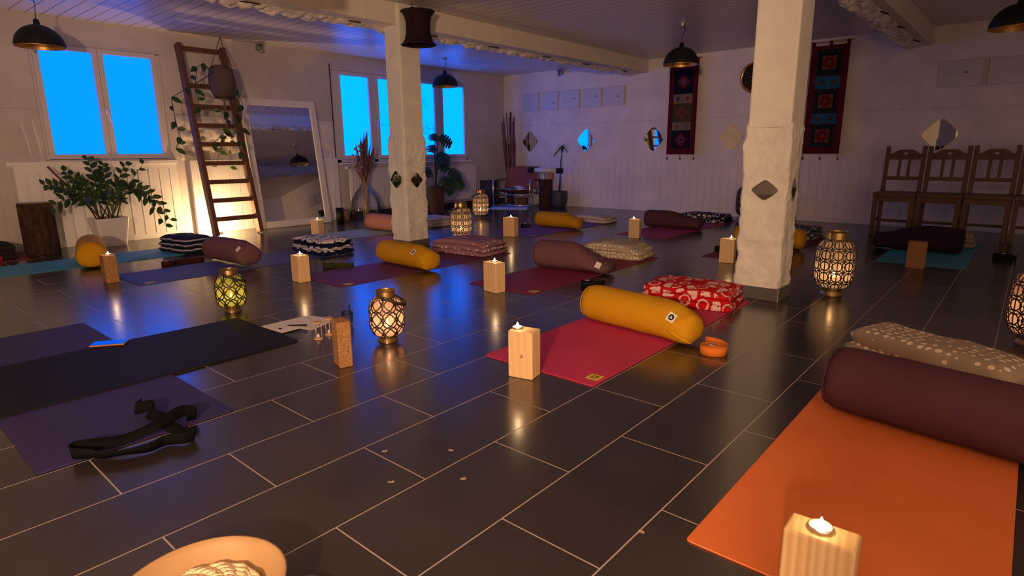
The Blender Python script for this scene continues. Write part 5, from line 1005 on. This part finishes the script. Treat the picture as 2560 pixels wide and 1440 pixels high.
c0 = chair('first wooden chair from the left, heart cut-out in its back', 1.010, 6.86)
for k, lab in ((1, 'second wooden chair from the left, below the diamond mirror'), (2, 'third wooden chair from the left, in the dark corner'), (3, 'fourth wooden chair, cut off at the right edge')): copy_tree(c0, (1.010+0.40*k, 6.86+0.01*k, 0), label=lab)

# ------------------------------------------------------------ lamps and spots
def pendant(label, x, y, zr=1.855, d=0.38, tilt=0.0, group='black dome pendant lamps'):
    t = thing('pendant_lamp', label, 'pendant lamp', (x, y, CZ), 0, group); r = d/2
    MB().lathe([(0.0005, -0.03), (0.035, -0.03), (0.038, -0.026), (0.038, 0)], 24).build('ceiling_rose', M['steel'], t, smooth=False, bevel=0.002)
    dz = zr-CZ; tp = dz+r*0.98
    MB().tube([(0.02, 0, -0.03), (0.03, 0.005, -0.06), (0.0, 0.004, tp*0.55), (0.004, -0.003, tp*0.8), (0, 0, tp+0.035)], 0.0035, 6).build('cord', M['black'], t, smooth=True)
    MB().lathe([(0.008, tp+0.045), (0.022, tp+0.04), (0.026, tp-0.005)], 16, capt=False).build('socket_cap', M['black'], t, smooth=True)
    A = [PI/2*i/12 for i in range(13)]
    MB().lathe([(max(0.001, r*math.sin(a)), dz+r*0.98*math.cos(a)) for a in A], 48).build('dome_shade', M['shade'], t, smooth=True)
    MB().lathe([(max(0.001, (r-0.004)*math.sin(a)), dz+(r-0.004)*0.98*math.cos(a)) for a in A], 48).build('gold_lining', M['goldin'], t, smooth=True)
    MB().lathe([(r-0.004, dz), (r+0.001, dz-0.001), (r+0.001, dz+0.003)], 48).build('rim', M['goldin'], t)
    MB().sphere((0, 0, tp-0.07), 0.03, 14).build('bulb', simple('unlit_bulb', (0.5, 0.45, 0.36, 1), 0.3, 0.5), t, smooth=True)
    return t
pendant('black dome pendant lamp in front of the left window', -4.66, 0.585, 1.865)
pendant('black dome pendant lamp in front of the middle window', -4.64, 5.42, 1.872)
pendant('black dome pendant lamp in front of the first tapestry', -1.0, 5.552, 1.852)
pendant('black dome pendant lamp cut off at the top right corner', 1.865, 5.55, 1.862)
pendant('black dome pendant lamp above the frame, seen in the leaning mirror', -1.0, 0.6, 1.862)
ds = thing('drum_shade', 'dark red waisted paper shade hung on the left pillar', 'lamp shade', (-2.335, 2.93, 2.045))
MB().lathe([(0.160+0.0, -0.145), (0.150, -0.138), (0.125, -0.10), (0.113, -0.04), (0.110, 0.0), (0.113, 0.05), (0.125, 0.10), (0.148, 0.132), (0.152, 0.138)], 36).build('shade_cloth', M['drum'], ds, smooth=True)
for z, r in ((-0.145, 0.160), (0.138, 0.152)): MB().tube([(r*math.cos(2*PI*k/36), r*math.sin(2*PI*k/36), z) for k in range(37)], 0.005, 6, False).build('wire_ring', M['black'], ds, smooth=True)
MB().tube([(-0.10, -0.05, 0.138), (-0.06, -0.02, 0.185), (0.05, 0.03, 0.15)], 0.004, 6).tube([(-0.06, -0.02, 0.185), (-0.06, -0.02, 0.225)], 0.003, 6).build('hanger_wire', M['black'], ds, smooth=True)
def spot(label, x, y, ax):
    t = thing('wall_spotlight', label, 'spotlight', (x, y, 2.225), ax, 'small steel wall spots')
    MB().b2((0, -0.04, -0.04), (0.03, 0.04, 0.04)).build('wall_plate', M['steel'], t, bevel=0.003); MB().tube([(0.03, 0, 0), (0.07, 0, 0)], 0.008, 8).build('arm', M['steel'], t)
    MB().tube([(0.085, 0, 0.035), (0.085, 0, -0.045), (0.09, 0, -0.06)], [0.024, 0.026, 0.030], 18).build('lamp_head', M['steel'], t, smooth=True); return t
spot('small steel spotlight on the window-side wall above the mirror', WX, 3.0, 0); spot('small steel spotlight on the far wall beside the beam', -4.14, FY, R(-90))
